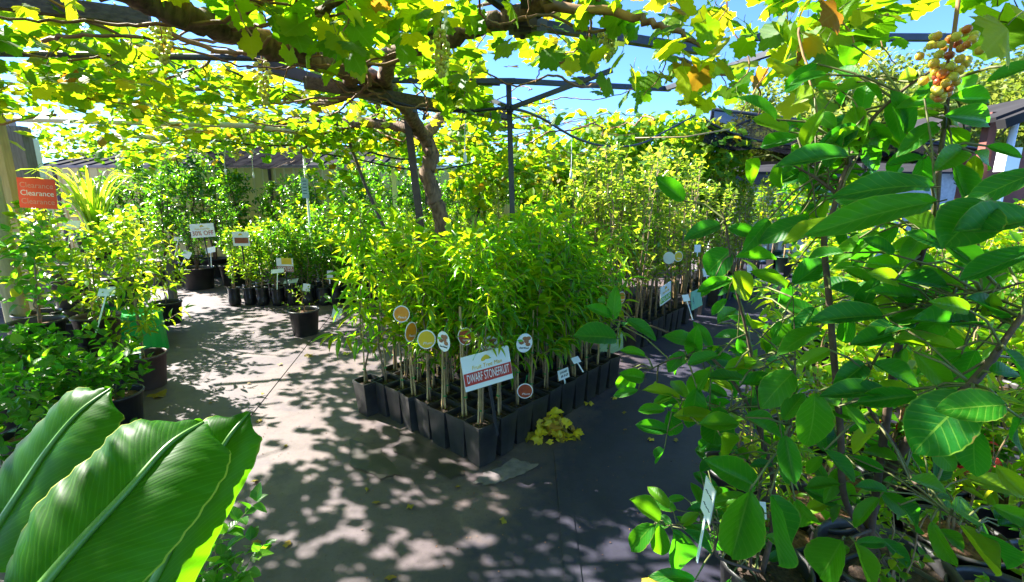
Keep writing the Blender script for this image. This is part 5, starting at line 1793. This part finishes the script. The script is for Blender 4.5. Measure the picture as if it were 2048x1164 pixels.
def sign(label, pos, yaw, w, h, band=None, btxt='', bandfrac=(.16, .50), top='Fruit Tree Man', stake=.45, roll=0.0, tilt=0.0, txt='white', logo=True, group=None):
    s = thing('sign', label, 'sign', pos)
    s.rotation_euler = (tilt, roll, yaw)
    build('board', MB().box((0, 0, 0), (w, .005, h)), M['white'], s)
    if band:
        z0, z1 = -h / 2 + bandfrac[0] * h, -h / 2 + bandfrac[1] * h
        build('band', MB().box((0, -.0035, (z0 + z1) / 2), (w * .985, .002, z1 - z0)), M[band], s)
        text(s, btxt, w * .88, (z1 - z0) * .72, (0, -.0056, (z0 + z1) / 2), txt, bold=.0)
    if top:
        text(s, top, w * .62, h * .12, (0, -.004, -h / 2 + .62 * h), 'yellowprint', shear=.15)
    if logo:
        lemon_logo(s, (0, -.0035, -h / 2 + .82 * h), h * .20)
    if stake:
        build('stake', MB().box((0, .008, -h / 2 - stake / 2 + .03), (.018, .008, stake)), M['black'], s)
    return s


# main sign
a, b = P(924, 755, 2.36), P(1023, 719, 2.50)
sign('white and red dwarf stonefruit sign staked in the front corner pot', (a + b) / 2, math.atan2(b.y - a.y, b.x - a.x), .298, .20, 'red', 'DWARF STONEFRUIT', (.15, .51), stake=.34, roll=-.10, tilt=-.12)
sign('white sign with a green pear band at the front of the pear bed', P(1331, 587, 4.35), R(50), .26, .19, 'greenprint', 'PEAR', (.10, .42), stake=.35, roll=-.12)
sign('white and dark teal avocado sign above the green tubs', P(1645, 474, 8.6), R(-4), .40, .23, 'tealprint', 'AVOCADO', (.08, .52), stake=.5)
sign('small white sign with a red band between pear bed and avocados', P(1527, 508, 7.2), R(48), .26, .24, 'red', '', (.34, .58), stake=.3, logo=True)
s = sign('white thirty percent off sign over the low dark shrub', P(405, 461, 7.4), R(6), .37, .22, None, '', stake=.55, top='Fruit Tree Man', roll=-.06)
text(s, '30% OFF', .33, .075, (0, -.005, -.045), 'red')
s = sign('small white price card with a red brown picture on the citrus bags', P(482, 478, 6.5), R(4), .23, .20, None, '', stake=.3, top=None)
build('picture', MB().box((.005, -.004, -.02), (.19, .002, .08)), M['brownprint'], s)
s = sign('small brown and orange seedless citrus sign in the planter bags', P(570, 530, 6.45), R(-8), .26, .20, 'brownprint', 'SEEDLESS', (.02, .42), stake=.35, top=None, logo=False)
build('picture', MB().box((.03, -.0045, .055), (.16, .002, .09)), M['yellowprint'], s)
o = build('turquoise_board', MB().box((0, 0, .12), (.34, .012, .20)), M['turq'], loc=P(1396, 598, 4.95) - Vector((0, 0, .12)))
o.rotation_euler = (-.15, 0, R(50))
tag(o, 'faded turquoise board propped on the pear pots by the path', 'board')
text(o, 'A', .05, .09, (-.12, -.0075, .12), 'tealprint')
o = build('pale_green_board', MB().box((0, 0, .1), (.40, .012, .16)), M['palegreen'], loc=P(1225, 690, 3.85) - Vector((0, 0, .1)))
o.rotation_euler = (-.1, 0, R(48))
tag(o, 'faded pale green board lying between the stonefruit and pear pots', 'board')

cs = thing('sign', 'orange clearance sign hung on the timber posts at left', 'sign', P(75, 387, 4.25))
cs.rotation_euler = (0, R(4), R(20))
build('board', MB().box((0, 0, 0), (.27, .006, .27)), M['orange'], cs)
for dz, nm in ((.07, 'orange'), (0, 'white'), (-.075, 'orange')):
    text(cs, 'Clearance', .235, .05, (0, -.0046, dz), 'white' if nm == 'white' else 'palepink')
o = build('hook', MB().tube([(0, 0, .14), (0, .02, .19), (0, .03, .22)], .003, 5), M['steel'], cs)


def swing_tag(label, px, py, Y, yaw, mat, w, h, txt, nuts=False, tint='white', roll=0.0):
    t = thing('swing_tag', label, 'tag', P(px, py, Y), group='oval fruit picture tags on the stonefruit trees')
    t.rotation_euler = (0, roll, yaw)

    def disc(nm, rw, rh, y, mt, z=0.0, x=0.0, par=t):
        n = 22
        V = [(x, y, z)] + [(x + rw * math.cos(2 * PI * q / n), y, z + rh * math.sin(2 * PI * q / n)) for q in range(n)]
        V += [(vx, vy + .002, vz) for vx, vy, vz in V]
        T = [(0, 1 + q, 1 + (q + 1) % n) for q in range(n)] + [(n + 1, n + 2 + (q + 1) % n, n + 2 + q) for q in range(n)]
        Qd = [(1 + (q + 1) % n, 1 + q, n + 2 + q, n + 2 + (q + 1) % n) for q in range(n)]
        return build(nm, MB().add(V, T=T, Q=Qd), M[mt], par)
    disc('card', w / 2, h / 2, 0, tint)
    if nuts:
        for k, (dx, dz) in enumerate(((-.2, .02), (.1, .1), (.22, -.06), (-.02, .24), (.2, .26))):
            disc('nut_picture', w * .15, h * .10, -.0025 - .0003 * k, 'almondprint', dz * h, dx * w)
        disc('leaf_picture', w * .16, h * .06, -.004, 'greenprint', .12 * h, -.3 * w)
        text(t, txt, w * .6, h * .10, (0, -.003, -.25 * h), 'inkblack', shear=.3)
    else:
        disc('fruit_picture', w * .44, h * .44, -.0025, mat)
        text(t, txt, w * .5, h * .13, (.04 * w, -.0055, -.18 * h), 'white', shear=.3)
    build('strap', MB().tube([(0, .004, h * .48), (.01, .01, h * .48 + .03), (.015, .02, h * .48 + .05)], .002, 5), M['tie'], t)


swing_tag('oval orange peach tag, leftmost on the stonefruit trees', 803, 628, 2.62, R(8), 'peachprint', .098, .105, 'Peach', roll=.1)
swing_tag('narrow twisted orange tag seen nearly edge on', 822, 664, 2.6, R(58), 'peachprint', .098, .125, 'Peach', roll=.2)
swing_tag('round bright yellow orange plum tag above the left row', 853, 679, 2.48, R(10), 'yellowprint', .105, .115, 'Plum')
swing_tag('narrow white almond tag beside the yellow plum tag', 887, 683, 2.42, R(-38), 'white', .10, .118, 'Dwarf Almond', nuts=True)
swing_tag('dark red brown nectarine tag in the middle of the bed front', 931, 673, 2.55, R(5), 'redfruit', .092, .11, 'Nectarine', roll=-.1)
swing_tag('wide almond tag half hidden behind the stonefruit sign', 979, 690, 2.60, R(5), 'white', .115, .115, 'Dwarf Almond', nuts=True)
swing_tag('white almond tag right of the stonefruit sign', 1049, 686, 2.5, R(22), 'white', .10, .115, 'Dwarf Almond', nuts=True, roll=.15)
swing_tag('low red fruit tag near the soil right of the sign', 1050, 782, 2.62, R(5), 'redfruit', .1, .1, 'Plum')
swing_tag('small orange tag deep among the apricot leaves', 906, 646, 2.75, R(15), 'peachprint', .08, .09, 'Peach')
swing_tag('orange tag among the peach leaves at the right of the bed', 1243, 595, 3.6, R(35), 'peachprint', .09, .1, 'Peach')
swing_tag('pale oval tag left of the yellow one in the pear bed', 1338, 516, 4.7, R(-30), 'white', .12, .13, 'Pear')
swing_tag('pale yellow oval tag on a cane in the pear bed', 1357, 513, 4.75, R(10), 'yellowprint', .1, .11, 'Pear')


def tlabel(label, px, py, Y, yaw, w=.09, h=.07, stalk=.16, tilt=-.3, roll=0.0, ink=''):
    t = thing('plant_label', label, 'label', P(px, py, Y), group='white plastic plant labels')
    t.rotation_euler = (tilt, roll, yaw)
    build('plate', MB().box((0, 0, 0), (w, .003, h)), M['white'], t)
    build('stalk', MB().box((0, .0005, -h / 2 - stalk / 2), (.012, .0025, stalk)), M['white'], t)
    for i, body in enumerate(ink.split('|') if ink else ()):
        text(t, body, w * .7, h * .22, (0, -.0022, h * (.2 - .38 * i)), 'inkblack', 'writing', shear=.3)


tlabel('white price label with black handwriting in the right row of stonefruit pots', 1127, 748, 3.05, R(30), .095, .075, .12, -.1, -.15, 'DWARF|$50')
tlabel('crumpled white label on a tree further along the right stonefruit row', 1152, 720, 3.2, R(40), .08, .05, .08, -.8)
tlabel('white label on a tall stalk beside the pear sign', 1372, 596, 4.5, R(25), .09, .07, .2, -.5)
tlabel('white label on a tall stalk behind the turquoise board', 1412, 545, 5.4, R(25), .10, .10, .2, -.3)
tlabel('white tag high on a stem in the pear bed', 1395, 497, 5.4, R(10), .08, .09, .05, -.1)
tlabel('small white label further along the pear bed', 1499, 538, 6.6, R(20), .10, .12, .16, -.3)
tlabel('white label above the slanting canes at left', 214, 583, 3.5, R(10), .12, .08, .3, -.6)
tlabel('white label under the lemongrass', 143, 449, 4.9, R(25), .14, .10, .25, -.7)
tlabel('white label in the brown pot of the pecan seedling', 278, 690, 3.5, R(10), .02, .05, .2, -.1)
tlabel('white label in the big black tub by the fence', 357, 478, 8.2, R(0), .17, .07, .3, -.5)
tlabel('tilted white label left in the low dark shrub', 373, 509, 7.6, R(0), .14, .12, .15, -.3, .4)
tlabel('white label right in the low dark shrub', 421, 500, 7.6, R(0), .17, .1, .25, -.4, -.2)
tlabel('white label standing in the planter bags under the brown sign', 555, 542, 6.4, R(5), .18, .06, .25, -.5, -.1)
tlabel('broad white label lying across the planter bags', 582, 562, 6.6, R(5), .20, .10, .05, -1.1, -.1)
tlabel('pale label on the citrus behind the sparse little bush', 613, 575, 6.0, R(-5), .10, .10, .05, -.1, .15)
tlabel('pale label hanging left of the outstanding apricot tree', 660, 550, 5.0, R(50), .07, .1, .05, 0, .1)
tlabel('pale label hanging on the outermost apricot tree', 674, 626, 3.4, R(30), .07, .08, .03, 0, .3)
tlabel('tall white label standing at the path edge before the custard apple', 1416, 1000, 1.14, R(-93), .068, .11, .16, -.05, .05, '~~|~-~')
tlabel('white label lying among the custard apple leaves', 1518, 1020, 1.5, R(-10), .05, .06, .03, -.5)
tlabel('white marker high on the vine post behind the pears', 1215, 338, 8.0, R(0), .16, .09, .05, 0)
tlabel('yellow green label on a citrus at the back of the bags', 618, 457, 7.4, R(-10), .13, .13, .02, -.2, .2)
# orange printed band on the near custard apple pot
c = G(1530, 1120, .3)
o = build('pot_sticker', MB().box((0, 0, 0), (.12, .004, .06)), M['brownprint'], loc=(c.x + .0, c.y - .165, .20))
tag(o, 'orange printed card on the front of the near custard apple pot', 'card')
text(o, 'UNA', .07, .03, (0, -.003, 0), 'white')

# ------------------------------------------------------------------ FALLEN LEAVES
heap = thing('leaf_heap', 'heap of fallen yellow vine leaves on the dark mat beside the pots', 'leaf heap', G(1110, 868))
mey = []
for tp in (T_VINE, T_VINE2, T_VINE3):
    V = tp[0].copy()
    V[:, 2] += .16 * np.sin(V[:, 0] * 8 + tp[0].shape[0]) * V[:, 1] - .3 * (V[:, 1] - .4) ** 2
    mey.append(MB().add(V, T=tp[2], uv=tp[3]).mesh('leaf', M['yellow'], True))
mey.append(MB().add(V * np.array((.8, 1, 1.6)), T=tp[2], uv=tp[3]).mesh('leaf', M['dry'], True))
for i in range(46):
    a, rr = qr.uniform(0, 2 * PI), .15 * math.sqrt(qr.random())
    z = .01 + .125 * max(0, 1 - (rr / .15) ** 1.5) * qr.random()
    S = qr.uniform(.045, .105)
    o = obj('leaf', qr.choice(mey), heap)
    o.matrix_local = leaf_matrix(Vector((math.cos(a) * rr - .02, math.sin(a) * rr * .8, z)), (qr.gauss(0, 1), qr.gauss(0, 1), qr.gauss(0, .5)), (qr.gauss(0, .8), qr.gauss(-.3, .7), .8), S, S * qr.uniform(.6, 1))
FG = 'single leaves fallen on the mat'
for n_, (px, py, mt, lab, S) in enumerate(((1177, 812, 'y', 'yellow leaf on the mat just right of the leaf heap', .07), (1224, 798, 'y', 'pale dry leaf on the mat below the green board', .045), (1148, 808, 'y', 'curled leaf against the pots behind the leaf heap', .05),
                                          (305, 790, 'd', 'orange brown leaf beside the brown pot', .13), (628, 712, 'd', 'orange leaf in the dappled shade left of the bed', .09), (690, 712, 'y', 'yellow leaf left of the outstanding apricot pot', .07),
                                          (1297, 882, 'y', 'small pale leaf alone on the dark mat at right', .04), (1290, 1155, 'y', 'yellow leaf at the bottom of the picture by the custard apple', .07), (560, 732, 'd', 'small brown leaf on the sunlit mat', .04), (820, 1012, 'd', 'small brown leaf in the dappled shade before the bed', .035), (1010, 1040, 'd', 'small dry leaf in front of the front corner pot', .035), (1250, 830, 'd', 'dry scrap on the mat right of the heap', .03), (470, 905, 'd', 'small dry leaf on the sunlit mat near the banana tip', .035))):
    me = mey[n_ % 3] if mt == 'y' else None
    if me is None:
        tp = (T_VINE, T_VINE2, T_VINE3)[n_ % 3]
        V = tp[0].copy()
        V[:, 2] += .12 * np.sin(V[:, 0] * 8)
        me = MB().add(V, T=tp[2], uv=tp[3]).mesh('fallen_leaf', M['dry'], True)
    o = obj('fallen_leaf', me)
    o.matrix_world = leaf_matrix(G(px, py) + Vector((0, 0, .012)), (qr.gauss(0, 1), qr.gauss(0, 1), .05), (qr.gauss(0, .15), qr.gauss(0, .15), 1), S, S)
    tag(o, lab, 'leaf', FG)
# crumbs of bark and grit on the mat
cr = MB()
nn = 2600
cx, cy = rng.uniform(-3.5, 3, nn), rng.uniform(1.2, 6, nn)
scatter(cr, T_SIMPLE, np.stack([cx, cy, np.full(nn, .004)], 1), np.stack([rng.normal(size=nn), rng.normal(size=nn), np.zeros(nn)], 1), np.stack([rng.normal(scale=.3, size=nn), rng.normal(scale=.3, size=nn), np.ones(nn)], 1), rng.uniform(.004, .015, nn), rng.uniform(.003, .009, nn))
o = build('litter', cr, M['bark_chip'], kind='stuff')
tag(o, 'tiny crumbs of bark and leaf scattered over the mat', 'litter', kind='stuff')

ll = MB()
nn = 70
cx, cy = rng.uniform(-3.2, 1.6, nn), rng.uniform(1.4, 6.2, nn)
scatter(ll, T_VINE2, np.stack([cx, cy, np.full(nn, .012)], 1), np.stack([rng.normal(size=nn), rng.normal(size=nn), np.zeros(nn)], 1), np.stack([rng.normal(scale=.4, size=nn), rng.normal(scale=.4, size=nn), np.ones(nn)], 1), rng.uniform(.018, .05, nn), rng.uniform(.015, .045, nn))
o = build('leaf_litter', ll, M['dry'], kind='stuff')
tag(o, 'small dry leaf scraps scattered over the mat', 'litter', kind='stuff')

# fit the lettering to its width
bpy.context.view_layer.update()
for o, w in TEXTS:
    d = o.dimensions.x
    if d > 1e-6:
        o.scale.x = w / d
dg = bpy.context.evaluated_depsgraph_get()
for o, w in TEXTS:                                  # lettering as plain meshes
    me = bpy.data.meshes.new_from_object(o.evaluated_get(dg))
    nm, par, mw = o.name, o.parent, (o.location.copy(), o.rotation_euler.copy(), o.scale.copy())
    bpy.data.objects.remove(o)
    if len(me.polygons):
        obj(nm, me, par, *mw)
